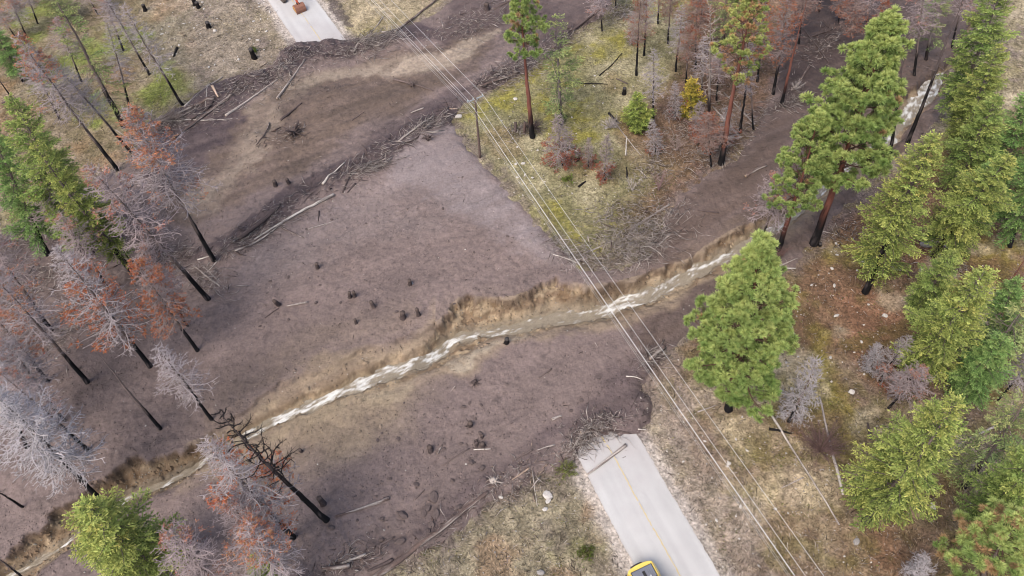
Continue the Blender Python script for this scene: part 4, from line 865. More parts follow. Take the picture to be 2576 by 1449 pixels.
# ------------------------------------------------------------------ fallen logs
LC = {'g': C(186,174,166), 'w': C(222,212,202), 'b': C(112,94,88), 'k': C(38,34,34), 'd': C(92,80,78), 'p': C(196,170,150), 'm': C(112,98,94)}
LOGS = [ # path (photo points), radius at butt, tone, label
 ([(463,268),(506,229),(560,192)],.13,'g','slim pale pole crossing the top of the left log jam'),
 ([(433,298),(490,265),(547,244)],.30,'b','thick brown log along the upper edge of the left log jam'),
 ([(433,350),(510,292),(592,233)],.26,'b','long brown log running diagonally through the left log jam'),
 ([(480,304),(515,278),(540,250)],.20,'d','dark short log between the two brown logs of the left jam'),
 ([(420,304),(520,301),(606,296)],.11,'w','white bare pole lying nearly level in the left log jam'),
 ([(357,318),(390,306),(430,301)],.15,'g','grey bent trunk whose end meets the white level pole'),
 ([(583,231),(614,219),(648,209)],.18,'d','dark log half buried above the grey log of the left jam'),
 ([(567,291),(630,248),(707,193)],.20,'g','grey log at the right end of the left log jam'),
 ([(534,216),(543,234),(551,249)],.24,'p','broken stub with fresh orange wood in the left log jam'),
 ([(517,268),(527,212)],.07,'w','thin pale stick standing across the left log jam'),
 ([(437,142),(447,117)],.22,'k','short charred log lying on the grass right of the left trees'),
 ([(5,259),(30,253),(58,244)],.16,'d','dark log at the left edge above the firs'),
 ([(290,327),(320,345),(353,363)],.12,'g','pale broken trunk behind the salmon-tipped dead tree'),
 ([(257,428),(279,421)],.20,'p','short log with fresh orange wood left of the salmon-tipped tree'),
 ([(307,484),(338,462)],.13,'g','pale log at the foot of the pale fir'),
 ([(697,248),(735,196),(771,143)],.18,'g','long grey log slanting below the upper road debris'),
 ([(891,129),(937,77)],.13,'g','thin grey pole in the brush right of the upper road end'),
 ([(932,84),(950,62),(967,38)],.10,'g','thin grey pole pointing up the dry grass right of the upper road'),
 ([(994,80),(1045,42),(1102,-2)],.24,'b','long dark brown trunk lying at the top under the wires'),
 ([(959,80),(994,77)],.09,'w','short white stick beside the dark trunk under the wires'),
 ([(706,303),(764,255)],.20,'d','dark log stuck in the upper mud below the debris tongue'),
 ([(644,364),(665,338),(679,305)],.13,'b','thin brown log in the pale gravel of the upper channel'),
 ([(991,200),(1036,210),(1091,228)],.17,'m','mud covered tree lying in the middle of the upper flow'),
 ([(1034,284),(1066,272)],.13,'g','short pale log on the right levee of the upper flow'),
 ([(1105,278),(1131,272)],.22,'d','dark log with its butt at the levee end under the pole'),
 ([(1131,273),(1153,273)],.14,'p','fresh pinkish log piece at the edge of the grass by the pole'),
 ([(1204,217),(1258,199),(1312,182)],.22,'b','grey-brown log along the bank behind the power pole'),
 ([(1001,356),(1045,322),(1091,290)],.14,'g','grey branchy log on the middle levee'),
 ([(1001,372),(1032,355),(1061,340)],.16,'d','dark log on the lower side of the middle levee'),
 ([(811,463),(845,430),(874,403)],.18,'w','pale straight log at the upper side of the middle levee'),
 ([(862,484),(877,446),(891,407)],.14,'d','dark thin log crossing the middle levee'),
 ([(874,484),(897,459)],.16,'d','short dark log on the middle levee crest'),
 ([(884,303),(916,282)],.12,'m','muddy pole in the middle of the upper flow'),
 ([(1244,22),(1290,-2)],.18,'b','brown log at the top edge above the tan wash'),
 ([(899,444),(940,422),(977,413)],.10,'g','branchy grey log at the lower side of the middle levee'),
 ([(640,602),(724,551),(841,490)],.20,'w','longest pale log lying along the lower edge of the middle levee'),
 ([(590,632),(650,606),(722,553)],.15,'g','pale pole continuing the longest levee log to the left'),
 ([(600,600),(680,540),(711,508)],.36,'d','thick dark log buried in the middle levee'),
 ([(774,577),(820,562),(866,546)],.08,'g','thin pale pole alone on the mud below the levee'),
 ([(711,573),(771,601)],.13,'b','brown stick pointing down out of the levee brush'),
 ([(801,556),(803,528)],.12,'d','short dark upright stick below the levee'),
 ([(721,770),(774,760)],.14,'g','short grey log alone in the middle of the left mud'),
 ([(667,800),(690,783),(707,773)],.09,'d','thin dark curved branch left of the short grey log'),
 ([(497,653),(550,640)],.10,'w','pale pole across the foot of the salmon-tipped tree'),
 ([(490,670),(525,698),(560,723)],.12,'g','grey pole sliding down from the levee end, upper of two'),
 ([(510,668),(540,696),(556,716)],.10,'g','grey pole sliding down from the levee end, lower of two'),
 ([(497,721),(538,728)],.12,'b','brown log beside the long black trunk foot in the left mud'),
 ([(400,716),(460,718)],.12,'g','grey log behind the bright orange tree'),
 ([(48,563),(100,567),(157,573)],.13,'p','pale pinkish trunk lying under the left firs, upper one'),
 ([(47,594),(90,584),(133,575)],.18,'p','pinkish trunk lying under the left firs, lower one'),
 ([(547,656),(532,674),(517,690)],.07,'w','thin pale branch at the left tip of the levee'),
 ([(1585,578),(1640,542),(1691,510)],.20,'g','long grey log above the big brush pile'),
 ([(1475,636),(1521,615)],.15,'g','grey log at the left of the big brush pile'),
 ([(1651,623),(1670,604),(1688,586)],.13,'g','pale branch at the right of the big brush pile'),
 ([(1635,903),(1655,885),(1675,866)],.30,'b','brown log under the wires where mud meets the right grass'),
 ([(1391,640),(1430,652),(1468,668)],.08,'w','white thin tree lying at the mud corner by the brush pile'),
 ([(1575,946),(1600,947),(1621,957)],.08,'w','white forked branch on the gravel edge right of the lower mud'),
 ([(1355,951),(1393,925)],.11,'m','muddy pole in the lower mud left of the wires'),
 ([(1755,528),(1780,532),(1808,535)],.11,'d','dark branch on the brown mud above the creek bank'),
 ([(1508,190),(1540,162),(1568,130)],.10,'k','thin black pole on the mossy island slope'),
 ([(1461,210),(1500,210),(1538,212)],.10,'k','level thin black pole on the island'),
 ([(1550,197),(1583,213)],.15,'d','grey-black log in the island grass'),
 ([(1531,285),(1561,315)],.20,'k','charred log left of the green sapling'),
 ([(1548,310),(1580,352),(1616,397)],.10,'g','long thin grey pole down the island centre'),
 ([(1576,343),(1573,397)],.12,'w','pale snapped pole beside the long grey pole on the island'),
 ([(1638,382),(1701,367)],.10,'p','pale pinkish pole low on the red island floor'),
 ([(1793,268),(1830,310),(1868,352)],.18,'g','pale barked log crossing behind the red-trunked pine'),
 ([(1821,233),(1863,277),(1905,320)],.14,'g','grey log parallel and right of the pale barked log'),
 ([(1875,443),(1905,424),(1936,412)],.28,'b','brown log in a hollow of the mud left of the giant pine'),
 ([(1445,405),(1470,395)],.26,'k','short thick charred log by the rusty dead conifer'),
 ([(1455,470),(1473,457)],.18,'k','short charred log low on the island by the wires'),
 ([(1440,76),(1485,42),(1530,10)],.22,'d','dark log along the island edge at the top'),
 ([(1576,420),(1578,447)],.14,'k','short black log on the lower island'),
 ([(2015,198),(2040,163)],.22,'b','brown log on the dark mud left of the giant pine top'),
 ([(2042,91),(2102,72)],.14,'d','dark log high on the dark upper right mud'),
 ([(2014,62),(2050,110),(2089,163)],.17,'d','burnt trunk fallen across the dark upper right mud'),
 ([(1959,676),(2010,676)],.14,'w','pale level log right of the central pine top'),
 ([(1959,669),(1990,656),(2012,646)],.09,'g','grey thin pole above the pale level log'),
 ([(2065,580),(2119,593)],.07,'g','thin pole beside the charred foot of the giant pine'),
 ([(930,1462),(1027,1393),(1111,1329),(1175,1277),(1237,1229)],.34,'b','very long log bordering the mud at the bottom'),
 ([(844,1299),(915,1276),(991,1249)],.20,'b','straight muddy log right of the black snag foot'),
 ([(857,1419),(895,1404),(931,1393)],.17,'g','pale streaked log above the thick bottom log'),
 ([(907,1414),(940,1402),(957,1394),(955,1374),(975,1360),(1004,1346)],.16,'m','crooked zigzag log in the bottom mud'),
 ([(811,1429),(850,1426),(891,1419)],.30,'b','thick short log at the bottom edge'),
 ([(924,1437),(960,1422),(997,1403)],.22,'d','dark log beside the very long bottom log'),
 ([(1114,1171),(1150,1148),(1191,1123)],.10,'m','thin pole in the lower mud above the debris edge'),
 ([(1191,1131),(1239,1129)],.08,'w','thin white stick in the lower mud'),
 ([(1099,1140),(1114,1116)],.13,'b','short brown log by a stump in the lower mud'),
 ([(1042,1257),(1072,1228)],.10,'m','muddy pole right of the straight muddy log'),
 ([(1478,1193),(1525,1157),(1573,1119)],.21,'g','pale grey log lying across the lower road'),
 ([(1533,1166),(1556,1155),(1578,1148)],.05,'m','thin bent stick on the road below the grey log'),
 ([(1388,1055),(1415,1045)],.17,'g','log end sticking out of the lower mud near the road'),
 ([(1461,1089),(1490,1084),(1518,1084)],.26,'b','brown log on top of the debris heap at the lower road end'),
 ([(1441,1127),(1461,1096)],.16,'g','pale log on the left of the heap at the lower road end'),
 ([(1518,1084),(1555,1085),(1588,1090)],.13,'d','dark pole along the mud front on the lower road'),
 ([(1288,1160),(1320,1143),(1348,1126)],.11,'m','muddy pole in the lower mud left of the road heap, upper'),
 ([(1350,1133),(1375,1124),(1401,1118)],.10,'g','pale pole left of the road heap'),
 ([(1288,1207),(1338,1173)],.11,'p','tan pole at the grass edge above the lone thin trunk'),
 ([(1338,1179),(1345,1230),(1351,1283)],.06,'w','lone thin pale trunk lying down the grass left of the lower road'),
 ([(1605,1079),(1628,1081)],.08,'w','pale stick at the right corner of the mud front'),
 ([(1755,1036),(1808,1016)],.10,'g','grey pole under the lower skirt of the central pine'),
 ([(1585,1030),(1605,990)],.07,'d','thin dark pole at the right front of the mud'),
 ([(1942,1046),(2015,1162),(2085,1272),(2116,1328)],.15,'g','very long thin trunk fallen across the right slope'),
 ([(2062,998),(2090,1120),(2122,1243)],.19,'g','straight grey trunk fallen down the mossy right slope'),
 ([(2182,1064),(2192,1112)],.18,'d','short dark log on the moss right of the fallen grey trunk'),
 ([(1935,1079),(1965,1084),(2000,1093)],.17,'k','charred log at the butt of the long thin trunk'),
 ([(1965,1227),(2029,1197)],.08,'g','thin grey pole under the long thin trunk'),
 ([(2508,1070),(2440,1103),(2375,1134)],.14,'g','thin grey trunk leaning behind the huge fir on the right'),
 ([(563,1399),(595,1385),(623,1374)],.10,'b','thin brown branch in the mud left of the bottom logs'),
 ([(1204,386),(1216,372)],.10,'m','small weathered post stub by the power pole foot'),
 ([(2550,1420),(2590,1428)],.16,'k','charred log at the bottom right edge'),
]
LOGS = LOGS[:-2]
def log_thing(pts, r, tone, lab, i):
    g = np.random.default_rng(900 + i); buried = tone in 'md'
    W_ = np.array([at(x, y, r * (0.35 if buried else 0.7)) for x, y in pts])
    n = max(8, int(np.linalg.norm(np.diff(W_, axis=0), axis=1).sum() / 0.5)); P = cr_spline(W_, 8); P = resample(P, max(0.12, np.linalg.norm(np.diff(P, axis=0), axis=1).sum() / n))
    if len(P) < 4: P = np.linspace(W_[0], W_[-1], 5)
    t = np.linspace(0, 1, len(P)); base = P[0].copy()
    P[:, 2] = np.maximum(np.array([float(gz(p[0], p[1])) for p in P]) + r * 0.3, P[:, 2]); P = P + np.cumsum(g.standard_normal(P.shape) * 0.012, 0)
    # the butt (thick end) is the last photo point for logs that lie uphill, the first otherwise
    tp = 1.0 - 0.45 * t if g.random() < 0.5 else 0.55 + 0.45 * t
    root = empty('fallen_log', base); tag(root, lab, 'log', 'fallen logs')
    sides = 10; mb = MB(); tv = np.repeat(t * len(P), sides); th = np.tile(np.arange(sides), len(P))
    add_tube(mb, P - base, r * tp, (1, 1, 1), sides, True, 0.05, g)
    nz = fbm(th * 0.9 + i, tv * 0.22, 1.0, 3, i); nz = np.concatenate([nz, [0, 0]])[:, None]
    c0 = LC[tone]; c1 = LC['m'] * 0.8 if tone in 'gwb' else c0 * 1.5; k = sst(0.05, 0.4, nz)
    col = c0 * (1 - 0.7 * k) + c1 * 0.7 * k
    if tone in 'bg': k2 = sst(-0.1, -0.4, nz); col = col * (1 - 0.5 * k2) + LC['w'] * 0.5 * k2
    col[-2:] = C(196,168,138) if tone not in 'kdm' else c0 * 1.5
    mb.c = [col.astype(np.float32)]; mb.build('stem', M_BARK, root)
    L = np.linalg.norm(P[-1] - P[0])
    nb = int(L * (0.55 if r < 0.2 else 0.35)) if tone not in 'm' else int(L * 0.2)
    if nb and L > 3:                                             # broken limb stubs
        mb = MB(); j = g.integers(1, len(P) - 1, nb); ax = unit(P[-1] - P[0]); dv = unit(g.standard_normal((nb, 3)) + 0.6 * ax + np.array([0, 0, .6])); dv[:, 2] = np.abs(dv[:, 2]) * 0.6
        ln = 0.3 + 0.9 * g.random((nb, 1)); add_cones(mb, P[j] - base, P[j] - base + dv * ln, 0.035, np.tile(col[:1] * 0.9, (nb, 1)))
        mb.build('branch_stubs', M_TWIG, root)
    return root
for i, (pts, r, tone, lab) in enumerate(LOGS): log_thing(pts, r, tone, lab, i)

# ------------------------------------------------------------------ stumps, root wads
def stump(x, y, r, h, tone, lab, name='tree_stump', seed=0, roots=5):
    g = np.random.default_rng(1200 + seed); r *= .85; h *= 1.35; P = at(x, y); root = empty(name, P); tag(root, lab, 'stump', 'tree stumps')
    n = 7; t = np.linspace(0, 1, n); lean = g.standard_normal(2) * 0.12 * h
    path = np.stack([lean[0] * t, lean[1] * t, -0.25 + (h + 0.25) * t], 1); rad = r * (1 + 0.45 * (1 - t) ** 4)
    mb = MB(); add_tube(mb, path, rad, (1, 1, 1), 11, True, 0.08, g); c = LC[tone]
    col = np.tile(c, (n * 11 + 2, 1)) * (0.7 + 0.6 * g.random((n * 11 + 2, 1))); col[-1] = C(106,92,86) if tone != 'k' else C(90,84,82)
    col[(n - 1) * 11:n * 11] = col[-1] * 0.8
    mb.c = [col.astype(np.float32)]; mb.build('stem', M_BARK, root)
    mb = MB()
    for k in range(roots):
        a = g.random() * 6.283; l = r * (0.7 + 0.7 * g.random()); s = np.linspace(0, 1, 5)
        add_tube(mb, np.stack([np.cos(a) * (r * 0.7 + l * s), np.sin(a) * (r * 0.7 + l * s), 0.28 * r * 2 * (1 - s) ** 1.5 - 0.06], 1), r * 0.30 * (1.1 - s), c, 5)
    if roots: mb.build('roots', M_BARK, root)
ST = [(799,674,.28,.8,'d','lone dark stump in the upper left part of the open mud'),(880,748,.26,.9,'d','left one of the twin stumps in the open mud'),
 (892,746,.26,.95,'d','right one of the twin stumps in the open mud'),(941,772,.30,1.0,'m','grey topped stump right of the twin stumps'),
 (1031,716,.30,.7,'d','dark stump with a pale block against it'),(1014,800,.40,.9,'d','wide stump by the yellowish soil patch above the creek'),
 (1054,794,.28,1.1,'d','taller stump right of the yellowish soil patch'),(896,814,.20,.6,'d','small stump below the twin stumps'),
 (702,766,.32,1.0,'d','stump with splinters beside the short grey log'),(1084,1135,.34,.7,'d','stump with a reddish rim in the lower mud'),
 (1181,1070,.34,.7,'d','dark stump in the upper part of the lower mud'),(1217,1122,.34,.5,'d','stump by the thin white stick in the lower mud'),
 (814,1268,.36,1.3,'d','broken stump behind the black snag foot'),(759,1136,.22,.5,'d','small split stump near the tan silt'),
 (492,12,.42,.9,'k','upper charred stump of the pair at the top left slope'),(500,20,.36,.9,'k','lower charred stump of the pair at the top left slope'),
 (526,70,.44,1.0,'k','charred stump with a pale stone on it'),(366,27,.36,.9,'k','charred stump left of the stump pair'),
 (640,146,.44,1.5,'k','tall charred stump nearest the upper road'),(1570,237,.36,.9,'k','charred stump on yellow moss in the island'),
 (694,468,.34,.8,'d','stump at the edge of the pale gravel, left one'),(727,461,.30,.7,'d','stump at the edge of the pale gravel, right one'),
 (1318,335,.24,1.6,'b','snapped post-like stump left of the sparse pine foot'),(1297,330,.28,1.2,'m','leaning snapped stump nearest the wires'),
 (1212,1100,.2,.4,'d','stump just left of the road heap'),(2062,618,.26,.4,'k','hollow charred stump beside the giant pine foot'),
 (1225,24,.5,.9,'d','muddy stump in the upper flow near the top edge'),(1274,862,.34,.6,'k','dark wet stump at the water edge')]
for i, (x, y, r, h, tn, lab) in enumerate(ST): stump(x, y, r, h, tn, lab, seed=i)
def root_wad(x, y, R, tone, lab, seed):
    g = np.random.default_rng(1300 + seed); P = at(x, y); root = empty('root_wad', P); tag(root, lab, 'root wad', 'torn up root wads')
    mb = MB(); c = LC[tone]; s = np.linspace(0, 1, 6)
    add_tube(mb, np.stack([0.5 * R * s - 0.3 * R, 0.25 * R * s, 0.15 + 0.35 * R * s], 1), R * (0.42 - 0.15 * s), c, 9, True, 0.12, g)
    mb.build('stem', M_BARK, root); mb = MB()
    for k in range(22):
        a = g.random() * 6.283; el = g.random() * 1.2 - 0.1; d = np.array([np.cos(a) * np.cos(el), np.sin(a) * np.cos(el), np.sin(el)]); l = R * (0.6 + 0.7 * g.random())
        p = np.array([0, 0, .25 * R]) + d * (l * s)[:, None] + np.cumsum(g.standard_normal((6, 3)) * 0.06 * R, 0) * s[:, None]; p[:, 2] = np.maximum(p[:, 2], 0.03)
        add_tube(mb, p, R * 0.09 * (1.15 - s), c * (0.7 + 0.6 * g.random()), 5)
    mb.build('roots', M_BARK, root)
for i, a in enumerate([(741,338,1.7,'d','big dark uprooted stump in the upper channel'),(1036,216,1.0,'m','muddy root ball on the tree in the upper flow'),
  (1243,1213,.9,'g','pale torn roots at the end of the very long bottom log'),(1195,965,.8,'d','tangle of roots alone in the lower mud'),(1078,352,.9,'d','dark root lump on the lilac mud below the levee'),
  (1200,1118,.6,'d','small root tangle beside the thin white stick')]): root_wad(*a, i)

# ------------------------------------------------------------------ brush piles: tangles of washed-up sticks
def pile(x, y, rx, ry, ang, n, tone, lab, seed, hgt=0.5, lng=1.6, spread=0.7, rr=0.042):
    g = np.random.default_rng(1400 + seed); c0 = at(x, y); root = empty('brush_pile', c0); tag(root, lab, 'brush pile', 'washed-up brush piles')
    a = math.radians(ang); ax, ay = np.array([math.cos(a), math.sin(a)]), np.array([-math.sin(a), math.cos(a)])
    for part, m, tn, rad in (('thick_sticks', n // 12, tone, rr * 1.05), ('thin_sticks', int(n * 1.5), tone, rr * 0.55)):
        mb = MB(); q = g.standard_normal((m, 2)) * 0.5; xy = c0[:2] + q[:, :1] * rx * ax + q[:, 1:] * ry * ay
        th = a + g.standard_normal(m) * (spread + .35); rad = rad * np.exp(0.45 * g.standard_normal(m)); L = lng * (0.35 + 1.0 * g.random(m)) * (1.5 if part[2] == 'i' and part[:5] == 'thick' else 1)
        k = np.exp(-(q ** 2).sum(1)); z = gz(xy[:, 0], xy[:, 1]) + hgt * k * g.random(m) + 0.05
        d = np.stack([np.cos(th), np.sin(th), 0.09 * g.standard_normal(m)], 1) * L[:, None]
        P = np.stack([xy[:, 0], xy[:, 1], z], 1); E = P + d; E[:, 2] = np.maximum(E[:, 2], gz(E[:, 0], E[:, 1]) + 0.04)
        mid = (P + E) / 2 + g.standard_normal((m, 3)) * 0.10 * L[:, None] * np.array([1, 1, .5])
        pal = np.array([LC[tn], LC['g'] * 1.1, LC['b'], LC['d']]); col = pal[g.choice(4, m, p=[.26, .50, .14, .10])] * (0.6 + 0.7 * g.random((m, 1)))
        add_cones(mb, mid - c0, P - c0, rad, col); add_cones(mb, mid - c0, E - c0, rad, col)
        mb.build(part, M_TWIG, root)['kind'] = 'stuff'
PILES = [(1585,612,6.5,4.5,20,900,'g','big grey brush pile on the lower tip of the island',.9,2.4,1.2),
 (925,108,5.5,2.6,20,420,'g','brush tangle right of the upper road end',.8,2.2,.6),(800,135,7,2.5,5,220,'d','dark stick heap across the upper road end',.6,1.3,.9),
 (700,190,6,3.5,50,360,'g','stick heap left below the upper road end',.6,1.6,.8),(560,250,9,4,40,200,'g','loose sticks over the left log jam',.4,1.5,.8),
 (1060,325,7,1.8,40,240,'g','brush rope along the right part of the middle levee',.7,1.9,.35),(930,400,8,2.2,40,170,'d','dark brush on the middle of the middle levee',.5,1.6,.45),
 (700,540,9,2.4,38,150,'d','dark brush on the left part of the middle levee',.5,1.5,.45),(920,428,4,1.0,25,160,'g','pale brush line along the lower levee edge',.4,2.0,.3),
 (640,600,7,1.2,35,200,'g','pale brush at the left lower levee edge',.5,1.6,.5),(1490,1088,3.2,1.8,20,300,'g','debris heap of splintered wood on the lower road end',.8,1.5,.9),
 (1440,1135,2.4,1.2,40,150,'g','splintered sticks at the left of the lower road end',.5,1.3,.8),(1300,175,6,2.5,35,280,'g','brush on the bank between upper flow and island',.8,2.0,.8),
 (1230,205,4,1.6,30,200,'d','dark brush behind the power pole',.4,1.4,.5),(1400,110,6,1.6,40,240,'d','dark brush strip along the upper island bank',.5,1.5,.4),
 (1180,60,11,4,35,340,'g','scattered sticks on the dark mud near the top edge',.3,1.5,.7),(1310,330,2.6,1.3,10,220,'d','dark twig heap left of the sparse pine foot',.7,1.4,1.0),
 (1640,900,2.5,1.4,40,160,'d','brush where the wires cross the right mud edge',.4,1.4,.6),(1560,40,3.5,2.0,30,260,'g','grey brush at the top tip of the island',.9,1.8,.9),
 (430,305,4,2,25,300,'g','grey brush at the upper end of the left jam',.7,1.6,1.0),(1800,375,5,3,60,200,'g','pale sticks around the foot of the red-trunked pine',.4,1.7,1.0),
 (1850,290,5,3.5,-50,220,'g','pale sticks between dead trunks on the upper island edge',.5,1.8,1.0),(90,590,7,3.5,20,420,'g','grey branch tangle under the left firs',.8,2.2,.8),
 (1120,1330,9,1.2,38,110,'b','sticks along the very long bottom log',.3,1.3,.5),(1300,1215,5,2.0,30,220,'p','tan splinters at the grass edge left of the lower road',.3,1.2,.8),
 (520,700,4,2,-40,160,'g','sticks at the lower left end of the levee',.4,1.5,.9),(870,1415,4,1.5,20,160,'b','splinters around the thick bottom log',.3,1.2,.7),(720,345,3.5,2.0,30,120,'d','dark sticks around the big uprooted stump',.4,1.2,1.0),
 (1440,640,5,1.6,-30,220,'g','brush fringe at the left corner of the big brush pile',.4,1.9,.8),(1670,545,5,3,30,150,'g','loose sticks right of the long grey island log',.3,1.4,1.1),(2390,720-40,3,2,0,140,'g','bare twig heap under the bright firs',.5,1.4,1.2)]
PILES += [(1720,330,6,3,50,260,'g','grey twig litter heap on the red island floor',.4,1.5,1.2),(1640,430,5,3,60,220,'g','grey twig heap in the lower middle of the island',.4,1.6,1.2),
 (1770,390,5,2.5,20,220,'g','twig heap around the twin black feet',.4,1.5,1.2),(1560,540,5,3,10,240,'g','grey twig heap above the big brush pile',.5,1.6,1.2),(1850,120,7,4,40,240,'g','twig tangle near the top of the island wood',.5,1.7,1.2),
 (60,720,7,4,20,320,'g','grey branch tangle at the left edge above the orange crown',.7,2.0,1.0),(280,560,6,3,40,260,'g','branch tangle below the pale fir',.5,1.7,1.0),(420,660,5,3,30,240,'d','dark sticks behind the bright orange tree',.4,1.5,1.0),
 (130,850,6,3,30,240,'g','grey branches on the left mud under the orange crown',.5,1.7,1.0),(2060,120,8,3,40,240,'d','dark sticks on the dark upper right mud',.3,1.5,.9),(1980,260,4,2,20,160,'g','pale sticks by the reddish trunk foot',.4,1.5,1.1),
 (2120,590,4,2,30,140,'d','dark sticks by the charred pine foot',.3,1.3,1.0),(200,230,8,4,30,220,'g','grey twig litter on the upper left slope',.3,1.3,1.2),(560,60,9,6,30,260,'g','scattered pale sticks among the black stumps',.2,1.0,1.3),
 (600,215,5,2.0,30,110,'d','dark stick mat in the middle of the left log jam',.5,1.4,.6),(500,300,6,3,35,110,'d','dark stick mat below the left log jam',.3,1.3,.6)]
for i, (x, y, rx, ry, a, n, tn, lab, hg, ln, sp) in enumerate(PILES): pile(x, y, rx, ry, a, n, tn, lab, i, hg, ln, sp)

# ------------------------------------------------------------------ stones
def stone_mesh(seed):
    g = np.random.default_rng(seed); bm = bmesh.new(); bmesh.ops.create_icosphere(bm, subdivisions=2, radius=1.0)
    pl = [(unit(g.standard_normal(3)), 0.6 + 0.3 * g.random()) for _ in range(8)]
    for v in bm.verts:
        p = np.array(v.co)
        for nrm, d in pl:
            k = p @ nrm
            if k > d: p = p - nrm * (k - d)
        v.co = p * np.array([1.0, 0.78, 0.6])
    me = bpy.data.meshes.new('stone'); bm.to_mesh(me); n = len(bm.verts); bm.free()
    return me, n
def stones_of(tone, n):
    out = []
    for s in range(n):
        me, k = stone_mesh(1500 + s); at_ = me.color_attributes.new('Col', 'FLOAT_COLOR', 'POINT'); g = np.random.default_rng(s)
        c = np.tile(np.append(tone, 1), (k, 1)); c[:, :3] *= 0.8 + 0.4 * g.random((k, 1)); at_.data.foreach_set('color', c.astype(np.float32).ravel()); me.materials.append(M_STONE); out.append(me)
    return out
PALE, MUDDY, GREY = stones_of(C(214,206,198), 4), stones_of(C(104,91,88), 4), stones_of(C(160,154,150), 3)
def stone(P, r, lib, lab, name='stone', grp=None, cat='stone'):
    o = link(name, lib[random.randrange(len(lib))]); o.location = [float(P[0]), float(P[1]), float(P[2] + r * 0.18)]; o.scale = (r * random.uniform(.85, 1.2), r * random.uniform(.8, 1.1), r * random.uniform(.8, 1.1))
    o.rotation_euler = (random.uniform(-.3, .3), random.uniform(-.3, .3), random.uniform(0, 6.28)); tag(o, lab, cat, grp)
BIG = [(1154,295,.62,PALE,'white boulder at the grass edge left of the power pole'),(2330,617,.95,GREY,'grey boulder on the needle floor by the bright fir foot'),
 (2247,679,.5,PALE,'pale rock in the row on the needle floor, leftmost'),(2261,679,.42,GREY,'grey rock next to the pale one on the needle floor'),(2318,680,.45,GREY,'grey rock at the right end of the needle floor row'),
 (1006,1362,.62,MUDDY,'pale-topped boulder at the end of the zigzag log'),(1091,1253,.72,MUDDY,'largest muddy boulder above the very long log'),(1074,1280,.62,MUDDY,'upper one of two touching boulders in the lower mud'),
 (1067,1291,.52,MUDDY,'lower one of two touching boulders in the lower mud'),(1096,1296,.6,MUDDY,'rounded muddy boulder right of the touching pair'),(1014,1297,.62,MUDDY,'flat muddy boulder right of the straight muddy log'),
 (834,1327,.42,MUDDY,'round muddy boulder below the black snag foot'),(1049,1219,.4,MUDDY,'boulder above the muddy poles in the lower mud'),(1185,1163,.42,MUDDY,'boulder below the thin white stick'),
 (1213,1177,.45,MUDDY,'boulder between the white stick and the pale torn roots'),(1154,1276,.45,MUDDY,'boulder next to the very long log'),(1086,1322,.5,MUDDY,'boulder halfway down the bottom mud'),
 (1378,1247,.62,PALE,'pale pink boulder left of the lower road, upper'),(1379,1260,.4,PALE,'pale pink boulder left of the lower road, lower'),(1371,1281,.36,PALE,'white stone below the pink boulders'),
 (1260,1251,.36,PALE,'pale stone beside the pale torn roots'),(1360,1440,.45,GREY,'grey stone at the bottom edge left of the road'),(2101,1447-50,.0,PALE,''),
 (1033,712,.36,GREY,'pale block leaning on a stump in the open mud'),(2487,1281,.0,PALE,''),(2345,1276,.5,PALE,'pale stone below the huge fir'),(2153,1363,.5,GREY,'grey stone low on the right slope'),
 (1834,1167,.3,PALE,'white stones under the wires on the right, upper'),(1829,1173,.26,PALE,'white stones under the wires on the right, lower'),(2141,987,.5,PALE,'pale stone on the dark patch in the right forest'),
 (1591,38,.9,GREY,'light boulder at the top of the island between dead trunks'),(1570,37,.55,GREY,'smaller light boulder at the top of the island'),(1316,412,.34,PALE,'pale stone low on the island, upper'),(1298,413,.3,PALE,'pale stone low on the island beside the wires'),
 (1296,250,.42,PALE,'white stone on the island between pole and sparse pine'),(640,138,.35,PALE,'white stone above the tall charred stump'),(526,62,.35,PALE,'white stone sitting behind the charred stump'),(600,150,.3,PALE,'white stone left of the tall charred stump'),(541,78,.42,PALE,'pale stone right of the stone-topped stump'),
 (1934,1030,.5,PALE,'white stone at the butt of the very long thin trunk'),(1970,875,.55,PALE,'round pale rock beside the central pine'),(2104,795,.36,PALE,'white stone in the middle of the needle floor'),(2225,795,.4,PALE,'pair of white stones near the yellow fir, left'),(2092,676,.32,PALE,'white stones near the burnt fir foot')]
for x, y, r, lib, lab in BIG:
    if r: stone(at(x, y), r, lib, lab, 'boulder' if r > .5 else 'stone', 'larger stones')
g_ = np.random.default_rng(77)
def scatter(x0, y0, x1, y1, n, test):
    out = []
    for _ in range(n * 12):
        if len(out) >= n: break
        p = gnd(x0 + (x1 - x0) * g_.random(), y0 + (y1 - y0) * g_.random()); j, i = near_idx(p[0], p[1])
        if test(SM2[j, i], DR2[j, i], CUT2[j, i]): out.append([p[0], p[1], float(gz(p[0], p[1]))])
    return out
grass_ok = lambda s, d, c: s < -0.8 and d > RW + .4
mud_ok = lambda s, d, c: s > 1.5 and c < .1
